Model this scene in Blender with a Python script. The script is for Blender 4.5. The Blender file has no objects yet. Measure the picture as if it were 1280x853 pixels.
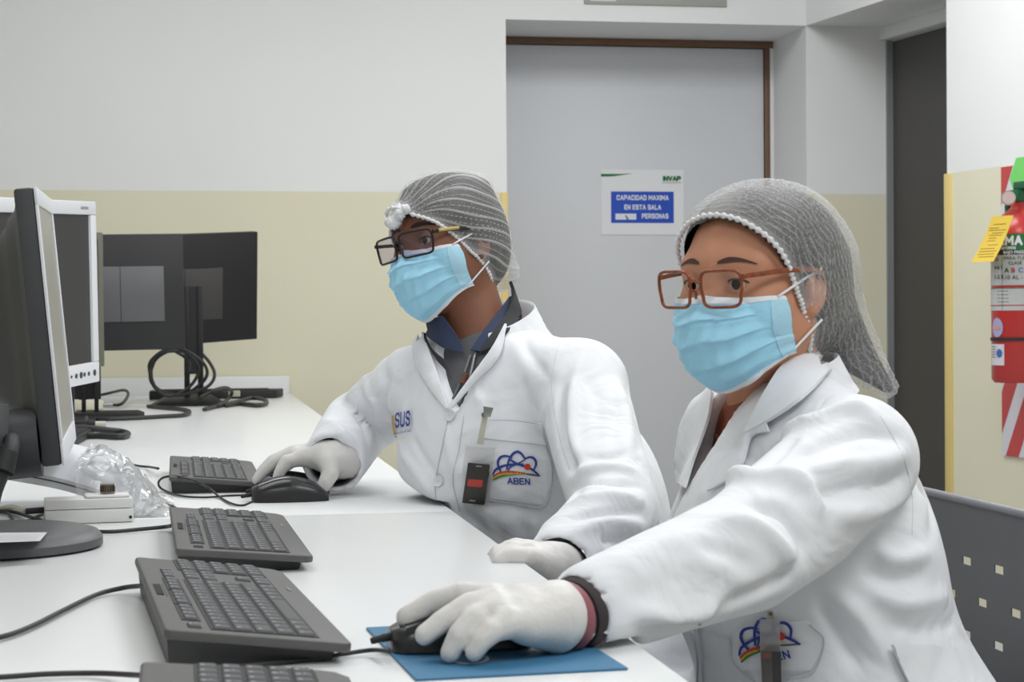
import bpy, bmesh, math, random
import numpy as np
from mathutils import Vector, Matrix
from mathutils.bvhtree import BVHTree
random.seed(7); np.random.seed(7)
S = bpy.context.scene
COL = S.collection
PI = math.pi

# ------------------------------------------------------------------ camera
F = 2300.0                       # focal length in pixels of a 1280x853 frame
YAW, PIT, ROL = math.radians(9.87), math.radians(0.66), math.radians(0.40)
CP = np.array([0.0, 0.0, 1.01])
_f = np.array([math.sin(YAW)*math.cos(PIT), math.cos(YAW)*math.cos(PIT), -math.sin(PIT)])
_r0 = np.array([math.cos(YAW), -math.sin(YAW), 0.0]); _u0 = np.cross(_r0, _f)
_r = _r0*math.cos(ROL) - _u0*math.sin(ROL); _u = _u0*math.cos(ROL) + _r0*math.sin(ROL)
cam_d = bpy.data.cameras.new('camera'); cam = bpy.data.objects.new('camera', cam_d); COL.objects.link(cam)
cam_d.sensor_width = 36.0; cam_d.lens = F/1280*36.0; cam_d.clip_start = 0.05; cam_d.clip_end = 50
cam.matrix_world = Matrix(((_r[0], _u[0], -_f[0], CP[0]), (_r[1], _u[1], -_f[1], CP[1]), (_r[2], _u[2], -_f[2], CP[2]), (0, 0, 0, 1)))
cam_d.dof.use_dof = True; cam_d.dof.focus_distance = 2.6; cam_d.dof.aperture_fstop = 18
S.camera = cam

# ------------------------------------------------------------------ world, exposure
w = bpy.data.worlds.new('world'); S.world = w; w.use_nodes = True
w.node_tree.nodes['Background'].inputs[0].default_value = (0.9, 0.95, 1.0, 1)
w.node_tree.nodes['Background'].inputs[1].default_value = 0.3
S.view_settings.view_transform = 'Standard'; S.view_settings.look = 'None'
S.view_settings.gamma = 1.0; S.view_settings.use_curve_mapping = False
S.view_settings.exposure = 0.0
LAMPS = [(-0.3, -0.9, 21), (1.5, 0.3, 30), (-0.3, 2.6, 11), (1.5, 2.7, 21), (-0.3, 5.2, 11), (1.55, 5.0, 32)]   # ceiling panels: x, y, watts

# ------------------------------------------------------------------ measuring helpers
def ray(x, y): return _f + _r*((x-640)/F) + _u*((426.5-y)/F)
def at(x, y, d): return CP + ray(x, y)*d
def onz(x, y, z=0.74):
    q = ray(x, y); return CP + q*((z-CP[2])/q[2])
def ony(x, y, Y):
    q = ray(x, y); return CP + q*(Y/q[1])

# ------------------------------------------------------------------ object helpers
def tag(o, label=None, cat=None, group=None, kind=None):
    if label: o['label'] = label
    if cat: o['category'] = cat
    if group: o['group'] = group
    if kind: o['kind'] = kind
    return o
def empty(name, loc=(0, 0, 0), rz=0.0, parent=None):
    o = bpy.data.objects.new(name, None); COL.objects.link(o)
    o.location = loc; o.rotation_euler = (0, 0, rz); o.empty_display_size = 0.05
    if parent: o.parent = parent
    return o
def link(name, me, m=None, parent=None, smooth=False, loc=None, rot=None):
    o = bpy.data.objects.new(name, me); COL.objects.link(o)
    if m is not None and not me.materials: me.materials.append(m)
    if smooth is True: me.polygons.foreach_set('use_smooth', [True]*len(me.polygons))
    elif smooth: me.polygons.foreach_set('use_smooth', [True]*len(me.polygons)); me.set_sharp_from_angle(angle=math.radians(smooth))
    if parent: o.parent = parent
    if loc is not None: o.location = loc
    if rot is not None: o.rotation_euler = rot
    return o
def mesh(name, vs, fs):
    me = bpy.data.meshes.new(name); me.from_pydata([tuple(map(float, v)) for v in vs], [], [tuple(map(int, f)) for f in fs]); me.update()
    return me
class MB:
    """collects shapes into one mesh"""
    def __init__(self): self.v = []; self.f = []
    def add(self, vs, fs):
        n = len(self.v); self.v += [tuple(v) for v in vs]; self.f += [tuple(i+n for i in f) for f in fs]; return self
    def box(self, c, s, rot=None):
        h = [x/2 for x in s]; vs = [(x*h[0], y*h[1], z*h[2]) for x in (-1, 1) for y in (-1, 1) for z in (-1, 1)]
        if rot is not None: vs = [tuple(rot @ Vector(v)) for v in vs]
        vs = [(v[0]+c[0], v[1]+c[1], v[2]+c[2]) for v in vs]
        return self.add(vs, [(0, 1, 3, 2), (4, 6, 7, 5), (0, 4, 5, 1), (2, 3, 7, 6), (0, 2, 6, 4), (1, 5, 7, 3)])
    def bb(self, x0, x1, y0, y1, z0, z1): return self.box(((x0+x1)/2, (y0+y1)/2, (z0+z1)/2), (x1-x0, y1-y0, z1-z0))
    def tube(self, pts, r, n=8, cap=True, closed=False):
        P = [Vector(p) for p in pts]; m = len(P); rr = r if hasattr(r, '__len__') else [r]*m
        T = []
        for i in range(m):
            a = P[(i-1) % m] if closed or i > 0 else P[i]; b = P[(i+1) % m] if closed or i < m-1 else P[i]
            t = (b-a); T.append(t.normalized() if t.length > 1e-9 else Vector((0, 0, 1)))
        up = Vector((0, 0, 1)) if abs(T[0].z) < 0.9 else Vector((1, 0, 0)); N = (up - T[0]*up.dot(T[0])).normalized()
        vs = []
        for i in range(m):
            N = (N - T[i]*N.dot(T[i])).normalized(); B = T[i].cross(N)
            for k in range(n):
                a = 2*PI*k/n; vs.append(P[i] + (N*math.cos(a)+B*math.sin(a))*rr[i])
        fs = []
        for i in range(m if closed else m-1):
            j = (i+1) % m
            for k in range(n): fs.append((i*n+k, i*n+(k+1) % n, j*n+(k+1) % n, j*n+k))
        if cap and not closed: fs += [tuple(range(n-1, -1, -1)), tuple((m-1)*n+k for k in range(n))]
        return self.add(vs, fs)
    def lathe(self, prof, n=32, c=(0, 0, 0)):
        vs = []; fs = []
        for (r, z) in prof:
            for k in range(n):
                a = 2*PI*k/n; vs.append((c[0]+r*math.cos(a), c[1]+r*math.sin(a), c[2]+z))
        for i in range(len(prof)-1):
            for k in range(n): fs.append((i*n+k, i*n+(k+1) % n, (i+1)*n+(k+1) % n, (i+1)*n+k))
        fs += [tuple(range(n-1, -1, -1)), tuple((len(prof)-1)*n+k for k in range(n))]
        return self.add(vs, fs)
    def prism(self, poly, z0, z1):
        n = len(poly)
        vs = [(x, y, z0) for x, y in poly] + [(x, y, z1) for x, y in poly]
        fs = [tuple(range(n-1, -1, -1)), tuple(range(n, 2*n))] + [(i, (i+1) % n, n+(i+1) % n, n+i) for i in range(n)]
        return self.add(vs, fs)
    def xf(self, M):
        self.v = [tuple(M @ Vector(v)) for v in self.v]; return self
    def me(self, name='part', bevel=0, seg=2, angle=30):
        me = mesh(name, self.v, self.f)
        bm = bmesh.new(); bm.from_mesh(me); bmesh.ops.recalc_face_normals(bm, faces=bm.faces)
        if bevel:
            es = [e for e in bm.edges if len(e.link_faces) == 2 and e.calc_face_angle(0) > math.radians(angle)]
            bmesh.ops.bevel(bm, geom=es, offset=bevel, segments=seg, profile=0.5, affect='EDGES', clamp_overlap=True)
        bm.to_mesh(me); bm.free(); return me
    def build(self, name, m, parent=None, bevel=0, smooth=False, seg=2, loc=None, rot=None):
        return link(name, self.me(name, bevel, seg), m, parent, smooth if smooth else (40 if bevel else False), loc, rot)
def catmull(pts, n=8, closed=False):
    P = np.array(pts, float); m = len(P); out = []
    rng = range(m) if closed else range(m-1)
    for i in rng:
        p0 = P[(i-1) % m] if closed or i > 0 else 2*P[0]-P[1]; p1 = P[i]; p2 = P[(i+1) % m]
        p3 = P[(i+2) % m] if closed or i+2 < m else 2*P[-1]-P[-2]
        for k in range(n):
            t = k/n; out.append(0.5*((2*p1)+(-p0+p2)*t+(2*p0-5*p1+4*p2-p3)*t*t+(-p0+3*p1-3*p2+p3)*t**3))
    if not closed: out.append(P[-1])
    return np.array(out)
def cable(name, pts, r, m, parent=None, label=None, cat='cable', n=8, group=None):
    o = MB().tube(catmull(pts, n), r, 8).build(name, m, parent, smooth=True)
    if label: tag(o, label, cat, group)
    return o
def text_mesh(s, size, extrude=0.0, bold=0.0, spacing=1.0, align='CENTER', xscale=1.0, shear=0.0, res=3):
    c = bpy.data.curves.new('lettering', 'FONT'); c.body = s; c.size = size; c.extrude = extrude; c.offset = bold
    c.space_character = spacing; c.align_x = align; c.align_y = 'CENTER'; c.shear = shear; c.resolution_u = res
    o = bpy.data.objects.new('lettering', c); COL.objects.link(o)
    dg = bpy.context.evaluated_depsgraph_get(); me = bpy.data.meshes.new_from_object(o.evaluated_get(dg))
    bpy.data.objects.remove(o); bpy.data.curves.remove(c)
    me.materials.clear()
    if xscale != 1.0:
        for v in me.vertices: v.co.x *= xscale
    return me

GLYPH = {'A': [[(0, 0), (.3, 1), (.6, 0)], [(.12, .33), (.48, .33)]], 'B': [[(0, 0), (0, 1), (.42, 1), (.54, .88), (.54, .64), (.42, .52), (0, .52)], [(.42, .52), (.58, .4), (.58, .12), (.45, 0), (0, 0)]],
 'C': [[(.58, .78), (.48, 1), (.12, 1), (0, .85), (0, .15), (.12, 0), (.48, 0), (.58, .22)]], 'D': [[(0, 0), (0, 1), (.4, 1), (.58, .8), (.58, .2), (.4, 0), (0, 0)]], 'E': [[(.52, 1), (0, 1), (0, 0), (.52, 0)], [(0, .52), (.45, .52)]],
 'I': [[(0, 0), (0, 1)]], 'J': [[(.4, 1), (.4, .15), (.3, 0), (.1, 0), (0, .18)]], 'L': [[(0, 1), (0, 0), (.5, 0)]], 'M': [[(0, 0), (0, 1), (.35, .35), (.7, 1), (.7, 0)]], 'N': [[(0, 0), (0, 1), (.55, 0), (.55, 1)]],
 'O': [[(.12, 0), (0, .15), (0, .85), (.12, 1), (.48, 1), (.6, .85), (.6, .15), (.48, 0), (.12, 0)]], 'P': [[(0, 0), (0, 1), (.42, 1), (.56, .86), (.56, .60), (.42, .46), (0, .46)]], 'R': [[(0, 0), (0, 1), (.42, 1), (.56, .86), (.56, .62), (.42, .48), (0, .48)], [(.3, .48), (.58, 0)]],
 'S': [[(.56, .80), (.45, 1), (.12, 1), (0, .86), (0, .66), (.12, .54), (.45, .46), (.57, .34), (.57, .14), (.45, 0), (.12, 0), (0, .20)]], 'T': [[(0, 1), (.58, 1)], [(.29, 1), (.29, 0)]], 'U': [[(0, 1), (0, .15), (.12, 0), (.46, 0), (.58, .15), (.58, 1)]], 'V': [[(0, 1), (.3, 0), (.6, 1)]], 'X': [[(0, 0), (.58, 1)], [(0, 1), (.58, 0)]]}
def block_text(s, t=0.2, gap=0.30):
    """bold block capitals as quads, centred, cap height 1"""
    out = []; x = 0.0
    for ch in s:
        if ch == ' ': x += 0.42; continue
        g = GLYPH[ch]
        for pl in g:
            for a, b in zip(pl, pl[1:]):
                a = np.array([a[0], a[1]*(1-t)+t/2]); b = np.array([b[0], b[1]*(1-t)+t/2]); d = b-a; d = d/np.linalg.norm(d); n = np.array([-d[1], d[0]])*t/2; e = d*t*0.42
                out.append([a-e-n+(x, 0), b+e-n+(x, 0), b+e+n+(x, 0), a-e+n+(x, 0)])
        x += max(p[0] for pl in g for p in pl)+gap
    w_ = x-gap; return [[(p[0]-w_/2, p[1]-0.5) for p in q] for q in out], w_+t
# ------------------------------------------------------------------ materials (all procedural)
def srgb(c):
    c = [x/255 if max(c) > 1 else x for x in c]
    return tuple((x/12.92 if x <= 0.04045 else ((x+0.055)/1.055)**2.4) for x in c)
MATS = {}
def mat(name, col, rough=0.5, var=0.05, scale=20.0, bump=0.0, bscale=200.0, metal=0.0, spec=0.5, sss=0.0, trans=0.0, coat=0.0, emit=0.0, alpha=1.0, ior=1.45):
    """principled material; noise varies its colour a little, a finer noise gives relief"""
    if name in MATS: return MATS[name]
    m = bpy.data.materials.new(name); m.use_nodes = True; nt = m.node_tree; b = nt.nodes['Principled BSDF']
    c = srgb(col); b.inputs['Roughness'].default_value = rough; b.inputs['Metallic'].default_value = metal
    b.inputs['Specular IOR Level'].default_value = spec; b.inputs['Transmission Weight'].default_value = trans; b.inputs['IOR'].default_value = ior
    b.inputs['Coat Weight'].default_value = coat; b.inputs['Alpha'].default_value = alpha
    if sss: b.inputs['Subsurface Weight'].default_value = sss; b.inputs['Subsurface Radius'].default_value = (0.02, 0.008, 0.004); b.inputs['Subsurface Scale'].default_value = 0.5
    tc = nt.nodes.new('ShaderNodeTexCoord')
    n1 = nt.nodes.new('ShaderNodeTexNoise'); n1.inputs['Scale'].default_value = scale; n1.inputs['Detail'].default_value = 4
    nt.links.new(tc.outputs['Object'], n1.inputs['Vector'])
    mx = nt.nodes.new('ShaderNodeMix'); mx.data_type = 'RGBA'
    mx.inputs[6].default_value = (*[x*(1-var) for x in c], 1); mx.inputs[7].default_value = (*[min(1, x*(1+var)) for x in c], 1)
    nt.links.new(n1.outputs['Fac'], mx.inputs[0]); nt.links.new(mx.outputs[2], b.inputs['Base Color'])
    if emit: b.inputs['Emission Color'].default_value = (*c, 1); b.inputs['Emission Strength'].default_value = emit
    if bump:
        n2 = nt.nodes.new('ShaderNodeTexNoise'); n2.inputs['Scale'].default_value = bscale; n2.inputs['Detail'].default_value = 3
        nt.links.new(tc.outputs['Object'], n2.inputs['Vector'])
        bp = nt.nodes.new('ShaderNodeBump'); bp.inputs['Strength'].default_value = bump; bp.inputs['Distance'].default_value = 0.002
        nt.links.new(n2.outputs['Fac'], bp.inputs['Height']); nt.links.new(bp.outputs['Normal'], b.inputs['Normal'])
    MATS[name] = m; return m
def wall_paint():
    """white above a level line, beige washable paint below it"""
    m = mat('wall_paint', (232, 233, 234), 0.55, 0.015, 3.0, 0.04, 350)
    nt = m.node_tree; b = nt.nodes['Principled BSDF']; src = b.inputs['Base Color'].links[0].from_socket
    g = nt.nodes.new('ShaderNodeNewGeometry'); sx = nt.nodes.new('ShaderNodeSeparateXYZ'); nt.links.new(g.outputs['Position'], sx.inputs[0])
    lt = nt.nodes.new('ShaderNodeMath'); lt.operation = 'LESS_THAN'; lt.inputs[1].default_value = 1.497; nt.links.new(sx.outputs['Z'], lt.inputs[0])
    mx = nt.nodes.new('ShaderNodeMix'); mx.data_type = 'RGBA'; nt.links.new(lt.outputs[0], mx.inputs[0]); nt.links.new(src, mx.inputs[6])
    n = nt.nodes.new('ShaderNodeTexNoise'); n.inputs['Scale'].default_value = 1.6; n.inputs['Detail'].default_value = 5; nt.links.new(g.outputs['Position'], n.inputs['Vector'])
    cr = nt.nodes.new('ShaderNodeMix'); cr.data_type = 'RGBA'; cr.inputs[6].default_value = (*srgb((219, 214, 190)), 1); cr.inputs[7].default_value = (*srgb((228, 224, 203)), 1)
    nt.links.new(n.outputs['Fac'], cr.inputs[0]); nt.links.new(cr.outputs[2], mx.inputs[7]); nt.links.new(mx.outputs[2], b.inputs['Base Color'])
    return m

# ================================================================== the setting
PAINT = wall_paint()
WHITE = mat('white_paint', (228, 229, 230), 0.5, 0.02, 4, 0.03, 300)
GUARD = mat('golden_corner_guard', (218, 196, 128), 0.4, 0.03, 8)
BROWN = mat('brown_frame', (112, 84, 66), 0.45, 0.12, 30)
DOORG = mat('grey_door', (214, 216, 222), 0.45, 0.02, 2.5, 0.03, 250)
DARKDOOR = mat('dark_grey_door', (76, 74, 73), 0.5, 0.05, 3)
ALU = mat('brushed_aluminium', (150, 152, 155), 0.4, 0.06, 60, metal=0.6)

def struct(o): o['kind'] = 'structure'; return o
YB = 6.93; ZC = 2.85
A2 = np.array([2.385, 6.93]); WA = math.atan2(-0.988, 0.151)           # right wall: starts in the corner, runs towards the camera
struct(MB().bb(-2.2, 6.0, -3.5, 7.6, -0.05, 0.0).build('floor', mat('vinyl_floor', (176, 178, 178), 0.35, 0.08, 6)))
struct(MB().bb(-2.2, 6.0, -3.5, 7.6, ZC, ZC+0.05).build('ceiling', WHITE))
struct(MB().bb(-2.2, 1.19, YB, 7.34, 0, ZC).bb(1.19, 2.385, YB, 7.34, 2.157, ZC).bb(2.385, 3.4, YB, 7.6, 0, ZC).bb(1.0, 2.385, 7.40, 7.6, 0, ZC).build('wall_back', PAINT))
struct(MB().bb(-2.3, -2.2, -3.5, 7.6, 0, ZC).build('wall_left', PAINT))
struct(MB().bb(-2.3, 6.0, -3.6, -3.5, 0, ZC).build('wall_front', PAINT))
wr = struct(MB().bb(1.017, 11.0, 0, 0.36, 0, ZC).bb(0, 1.017, 0, 0.36, 2.157, ZC).build('wall_right', PAINT, loc=(A2[0], A2[1], 0), rot=(0, 0, WA)))
# corner guards
struct(MB().bb(1.165, 1.194, YB-0.006, YB+0.012, 0, 1.497).build('trim_1', GUARD, bevel=0.002))
struct(MB().bb(2.375, 2.412, YB-0.006, YB+0.012, 0, 1.497).build('trim_2', GUARD, bevel=0.002))
struct(MB().bb(1.008, 1.05, -0.008, 0.02, 0, 1.497).build('trim_3', GUARD, bevel=0.002, loc=(A2[0], A2[1], 0), rot=(0, 0, WA)))
# grey door deep in the recess, thin brown frame round it
d1 = empty('door_1', (1.19, 7.35, 0)); tag(d1, 'flat grey door with thin brown frame in deep white recess', 'door', kind='structure')
MB().bb(0.0, 1.155, 0, 0.04, 0.01, 2.125).build('leaf', DOORG, d1, bevel=0.002)
fr = MB().bb(0.0, 1.195, -0.012, 0.045, 2.128, 2.157).bb(1.158, 1.18, -0.012, 0.045, 0, 2.128); fr.build('frame', BROWN, d1, bevel=0.002)
MB().bb(1.18, 1.195, -0.01, 0.045, 0, 2.128).build('frame_edge', WHITE, d1)
hd = MB().tube(catmull([(0.09, -0.005, 1.0), (0.09, -0.05, 1.0), (0.10, -0.055, 1.0), (0.21, -0.055, 1.0)], 6), 0.009, 10); hd.lathe([(0.025, -0.003), (0.025, 0.003)], 20, (0.09, 0.0, 1.0)); hd.build('handle', ALU, d1, smooth=40)
# dark door in the side recess
d2 = empty('door_2', (A2[0], A2[1], 0), WA); tag(d2, 'dark grey door in the white side recess by the corner', 'door', kind='structure')
MB().bb(0.0, 1.2, 0.352, 0.40, 0.0, 2.10).build('leaf', DARKDOOR, d2)
MB().bb(-0.02, 1.2, 0.30, 0.352, 2.105, 2.157).bb(-0.02, 0.012, 0.298, 0.352, 0, 2.105).build('frame', WHITE, d2, bevel=0.003)
MB().bb(0.012, 0.06, 0.325, 0.352, 0, 2.105).build('frame_strip', mat('grey_jamb', (140, 143, 147), 0.5, 0.04, 10), d2)

# ceiling lamps
def ceiling_lamp(x, y, W, label):
    t = empty('ceiling_light', (x, y, ZC)); tag(t, label, 'lamp', 'ceiling light panels')
    MB().bb(-0.62, 0.62, -0.62, 0.62, -0.02, 0.0).build('frame', WHITE, t, bevel=0.004)
    MB().bb(-0.59, 0.59, -0.59, 0.59, -0.026, -0.02).build('diffuser', mat('lit_diffuser', (255, 252, 246), 0.5, 0.0, 5, emit=1.2), t)
    L = bpy.data.lights.new('panel_light', 'AREA'); L.shape = 'SQUARE'; L.size = 1.15; L.energy = W; L.color = (0.965, 0.985, 1.0)
    lo = bpy.data.objects.new('panel_light', L); COL.objects.link(lo); lo.parent = t; lo.location = (0, 0, -0.03)
for (x, y, W), lb in zip(LAMPS, ['behind the camera on the left', 'behind the camera on the right', 'above the desk in the middle', 'above the two seated people', 'above the far end of the desk', 'in front of the grey door']):
    ceiling_lamp(x, y, W, 'square white ceiling light panel '+lb)

# plaque over the door
t = empty('wall_plaque', (0, 0, 0)); tag(t, 'grey rectangular plaque on the white wall above the door', 'plaque')
a = ony(730, 6, YB); b = ony(908, 10, YB)
MB().bb(a[0], b[0], YB-0.008, YB, 2.222, 2.36).build('plate', mat('grey_plaque', (166, 165, 161), 0.5, 0.04, 20), t, bevel=0.001)
MB().bb(a[0]+0.022, a[0]+0.125, YB-0.0095, YB-0.008, 2.233, 2.34).build('label_field', mat('plaque_label', (212, 212, 216), 0.5, 0.02, 20), t)

# paper notice on the door
t = empty('door_notice', (0, 0, 0)); tag(t, 'white paper notice with blue field giving room capacity on the grey door', 'sign')
YD = 7.35
PAPER = mat('notice_paper', (232, 232, 237), 0.45, 0.015, 15, coat=0.2); BLUEF = mat('notice_blue', (32, 78, 190), 0.45, 0.03, 30); WTXT = mat('white_print', (222, 226, 236), 0.5, 0.01)
GREENP = mat('green_print', (20, 110, 60), 0.5, 0.05)
nl, nr, nt_, nb = 1.652, 2.000, 1.622, 1.355
MB().bb(nl, nr, YD-0.003, YD-0.0008, nb, nt_).build('paper', PAPER, t)
def flat_text(s, cx, cz, m, width, height, name='lettering', Y=YD-0.0047, parent=None, t=0.22, gap=0.30):
    Q, w_ = block_text(s, t, gap); k = width/w_; mb = MB()
    for i, q in enumerate(Q): mb.add([(cx+x*k, Y-i*2.5e-5, cz+y*height) for x, y in q], [(0, 1, 2, 3)])
    return mb.build(name, m, parent)
def P(px, py): q = ony(px, py, YD); return q[0], q[2]
bx0, bz1 = P(763.5, 239.5); bx1, bz0 = P(842, 279)
MB().bb(bx0, bx1, YD-0.0042, YD-0.003, bz0, bz1).build('blue_field', BLUEF, t)
for s, px, py, w_, h_ in (('CAPACIDAD MAXIMA', 803, 247.3, 68.5, 6.6), ('EN ESTA SALA', 803, 259.2, 48.5, 6.6), ('PERSONAS', 818.5, 270.3, 35, 6.6)):
    x, z = P(px, py); flat_text(s, x, z, WTXT, w_*7.35/F, h_*7.35/F, parent=t)
x0, z1 = P(769, 267.2); x1, z0 = P(795, 274.8)
MB().bb(x0, x1, YD-0.0046, YD-0.0042, z0, z1).build('blank_box', WTXT, t)
x, z = P(782.5, 271.5)
MB().add([(x-0.005, YD-0.0049, z+0.006), (x+0.003, YD-0.0049, z-0.010), (x+0.011, YD-0.0049, z-0.011), (x-0.001, YD-0.0049, z+0.008)], [(0, 1, 2, 3)]).build('pen_mark', mat('ink', (60, 58, 58), 0.6), t)
x, z = P(839.5, 223.5); flat_text('INVAP', x, z, GREENP, 24*7.35/F, 6.8*7.35/F, 'logo', parent=t, t=0.30, gap=0.24)
MB().add([(P(751, 217.5)[0], YD-0.0035, P(751, 217.5)[1]), (P(751, 221)[0], YD-0.0035, P(751, 221)[1]), (P(766, 220.7)[0], YD-0.0035, P(766, 220.7)[1]), (P(791, 217.0)[0], YD-0.0035, P(791, 217.0)[1]), (P(775, 217.6)[0], YD-0.0035, P(775, 217.6)[1])], [(0, 1, 2, 3, 4)]).build('swoosh', GREENP, t)
x, z = P(839.5, 228.6); MB().bb(x-0.04, x+0.04, YD-0.0036, YD-0.003, z-0.001, z+0.001).build('logo_underline', mat('grey_print', (120, 140, 130), 0.5), t)

# striped board and extinguisher on the right wall (built in the wall's frame: s along the wall, t out of the room)
def RW(px, py):
    """point where a line of sight meets the right wall: distance along it and height"""
    q = ray(px, py); d = np.array([math.cos(WA), math.sin(WA)])
    tt, s = np.linalg.solve(np.array([q[:2], -d]).T, A2); p = CP + q*tt; return s, p[2]
def RWs(px, py, t):
    q = ray(px, py); d = np.array([math.cos(WA), math.sin(WA)]); n = np.array([-d[1], d[0]])
    return np.linalg.solve(np.array([q[:2], -d]).T, A2+n*t)[1]
bd = empty('striped_board', (A2[0], A2[1], 0), WA); tag(bd, 'red and white diagonally striped board behind the fire extinguisher', 'sign')
s0, z1 = RW(1254, 211); _, z0 = RW(1254, 573); z0 = 0.56; z1 = 1.492; s1 = s0+0.34
BW = mat('board_white', (214, 212, 222), 0.4, 0.02, 10); BR = mat('board_red', (190, 74, 76), 0.4, 0.04, 10)
MB().bb(s0, s1, -0.008, 0, z0, z1).build('panel', BW, bd)
def clip(poly, ax, lim, sign):
    out = []
    for i in range(len(poly)):
        p, q = poly[i], poly[(i+1) % len(poly)]; a = sign*(p[ax]-lim) <= 0; b = sign*(q[ax]-lim) <= 0
        if a: out.append(p)
        if a != b:
            t_ = (lim-p[ax])/(q[ax]-p[ax]); out.append((p[0]+(q[0]-p[0])*t_, p[1]+(q[1]-p[1])*t_))
    return out
for k in range(-2, 9):
    zb = z1-0.166+0.04 - k*0.245
    poly = [(s0-0.1, zb-0.19), (s0+0.5, zb+0.95), (s0+0.5, zb+0.95+0.135), (s0-0.1, zb-0.19+0.135)]
    for ax, lim, sg in ((0, s0, -1), (0, s1, 1), (1, z0, -1), (1, z1, 1)):
        poly = clip(poly, ax, lim, sg)
        if len(poly) < 3: break
    if len(poly) >= 3: MB().add([(x, -0.0086, z) for x, z in poly], [tuple(range(len(poly)))]).build('stripe', BR, bd)
cs, cz = RW(1282, 222)
MB().add([(cs+0.075*math.cos(a), -0.0095, cz+0.075*math.sin(a)) for a in [k*PI/3 for k in range(6)]], [tuple(range(6))]).build('green_hexagon', mat('board_green', (120, 214, 110), 0.4), bd)

ex = empty('fire_extinguisher', (A2[0], A2[1], 0), WA); tag(ex, 'red fire extinguisher with grey labels, gauge and yellow tag on the right wall', 'extinguisher')
EXR = 0.082; TW = 1.15; te = -0.115; se = RWs(1240, 400, te)+0.145
RED = mat('extinguisher_red', (186, 52, 50), 0.3, 0.05, 12, coat=0.3)
MB().lathe([(0.02, 0.805), (EXR*0.9, 0.806), (EXR, 0.818), (EXR, 1.255), (EXR*0.93, 1.285), (EXR*0.72, 1.315), (EXR*0.42, 1.335), (0.022, 1.345), (0.022, 1.365)], 40, (se, te, 0)).build('cylinder', RED, ex, smooth=40)
def wrap(za, zb, m, name, r=EXR+0.0012, a0=-3.7, a1=0.3, n=24, par=None):
    vs = []; fs = []; a0 += TW; a1 += TW
    for k in range(n+1):
        a = a0+(a1-a0)*k/n
        for z in (za, zb): vs.append((se+r*math.cos(a), te+r*math.sin(a), z))
    for k in range(n): fs.append((2*k, 2*k+2, 2*k+3, 2*k+1))
    return MB().add(vs, fs).build(name, m, par or ex, smooth=True)
ZL = lambda py: RW(1245, py)[1]
LG = mat('label_grey', (186, 188, 188), 0.4, 0.06, 60); LGn = mat('label_green', (36, 108, 62), 0.4, 0.05); LK = mat('label_dark', (52, 52, 54), 0.5, 0.1, 50)
wrap(1.212, 1.262, LGn, 'green_label'); wrap(1.198, 1.212, LK, 'dark_band'); wrap(1.105, 1.198, LG, 'instruction_label'); wrap(1.028, 1.098, LG, 'data_label')
wrap(1.094, 1.098, LGn, 'label_line'); wrap(1.042, 1.045, RED, 'label_line', EXR+0.0018)
wrap(0.935, 0.945, mat('black_strap', (40, 40, 42), 0.6), 'strap', EXR+0.003)
def wrap_text(s, size, z, a, m, name='lettering', bold=0.0, r=EXR+0.0022, par=None):
    me = text_mesh(s, size, 0.0002, bold, align='LEFT')
    for v in me.vertices:
        x, y, zz = v.co; an = a + TW + x/EXR; v.co = (se+(r+zz)*math.cos(an), te+(r+zz)*math.sin(an), z+y)
    return link(name, me, m, par or ex)

def wrap_block(s, h, z, a, m, r=EXR+0.0022):
    Q, w_ = block_text(s, 0.24, 0.30); mb = MB()
    for i, q in enumerate(Q): r += 2e-5; mb.add([(se+r*math.cos(a+TW+(x+w_/2)*h*0.95/EXR), te+r*math.sin(a+TW+(x+w_/2)*h*0.95/EXR), z+y*h) for x, y in q], [(0, 1, 2, 3)])
    return mb.build('lettering', m, ex)
wrap_block('ISAMA', 0.030, 1.241, -2.95, WTXT); wrap_block('EXTINTORES', 0.0085, 1.2185, -2.62, WTXT); wrap_text('BAJO PRESION', 0.013, 1.205, -2.3, WTXT, bold=0.0003)
wrap_text('PARA FUEGO', 0.015, 1.187, -2.28, LK); wrap_text('CLASE', 0.014, 1.172, -2.1, LK)
for a, c in ((-2.25, LGn), (-2.0, RED), (-1.75, mat('label_blue', (90, 120, 190), 0.4))):
    wrap_text('A' if c is LGn else 'B' if c is RED else 'C', 0.02, 1.150, a, c, bold=0.0006)
for a, z, s in ((-2.75, 1.185, 'i k'), (-2.75, 1.160, '4-k I'), (-2.75, 1.130, '1-2 K'), (-2.25, 1.128, '10 AL - 6')): wrap_text(s, 0.018, z, a, LK, 'lettering')
for k in range(5): wrap(1.088-k*0.011-0.0012, 1.088-k*0.011, LK, 'printed_line', EXR+0.0018, -2.6, -2.1, 6)
wrap(1.03, 1.198, LK, 'label_divider', EXR+0.0018, -2.36, -2.345, 2)
def decal(a, z, ra, rz, m, name, n=20, r=EXR+0.0016):
    a += TW; vs = [(se+r*math.cos(a), te+r*math.sin(a), z)]
    for k in range(n):
        an = a+ra/EXR*math.cos(2*PI*k/n); vs.append((se+r*math.cos(an), te+r*math.sin(an), z+rz*math.sin(2*PI*k/n)))
    return MB().add(vs, [(0, 1+k, 1+(k+1) % n) for k in range(n)]).build(name, m, ex, smooth=True)
LAV = mat('sticker_lavender', (160, 158, 200), 0.4, 0.05); decal(-2.62, 0.976, 0.024, 0.03, LAV, 'oval_sticker'); decal(-2.62, 0.975, 0.014, 0.005, mat('sticker_orange', (214, 150, 90), 0.4), 'sticker_band', r=EXR+0.0022)
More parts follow.
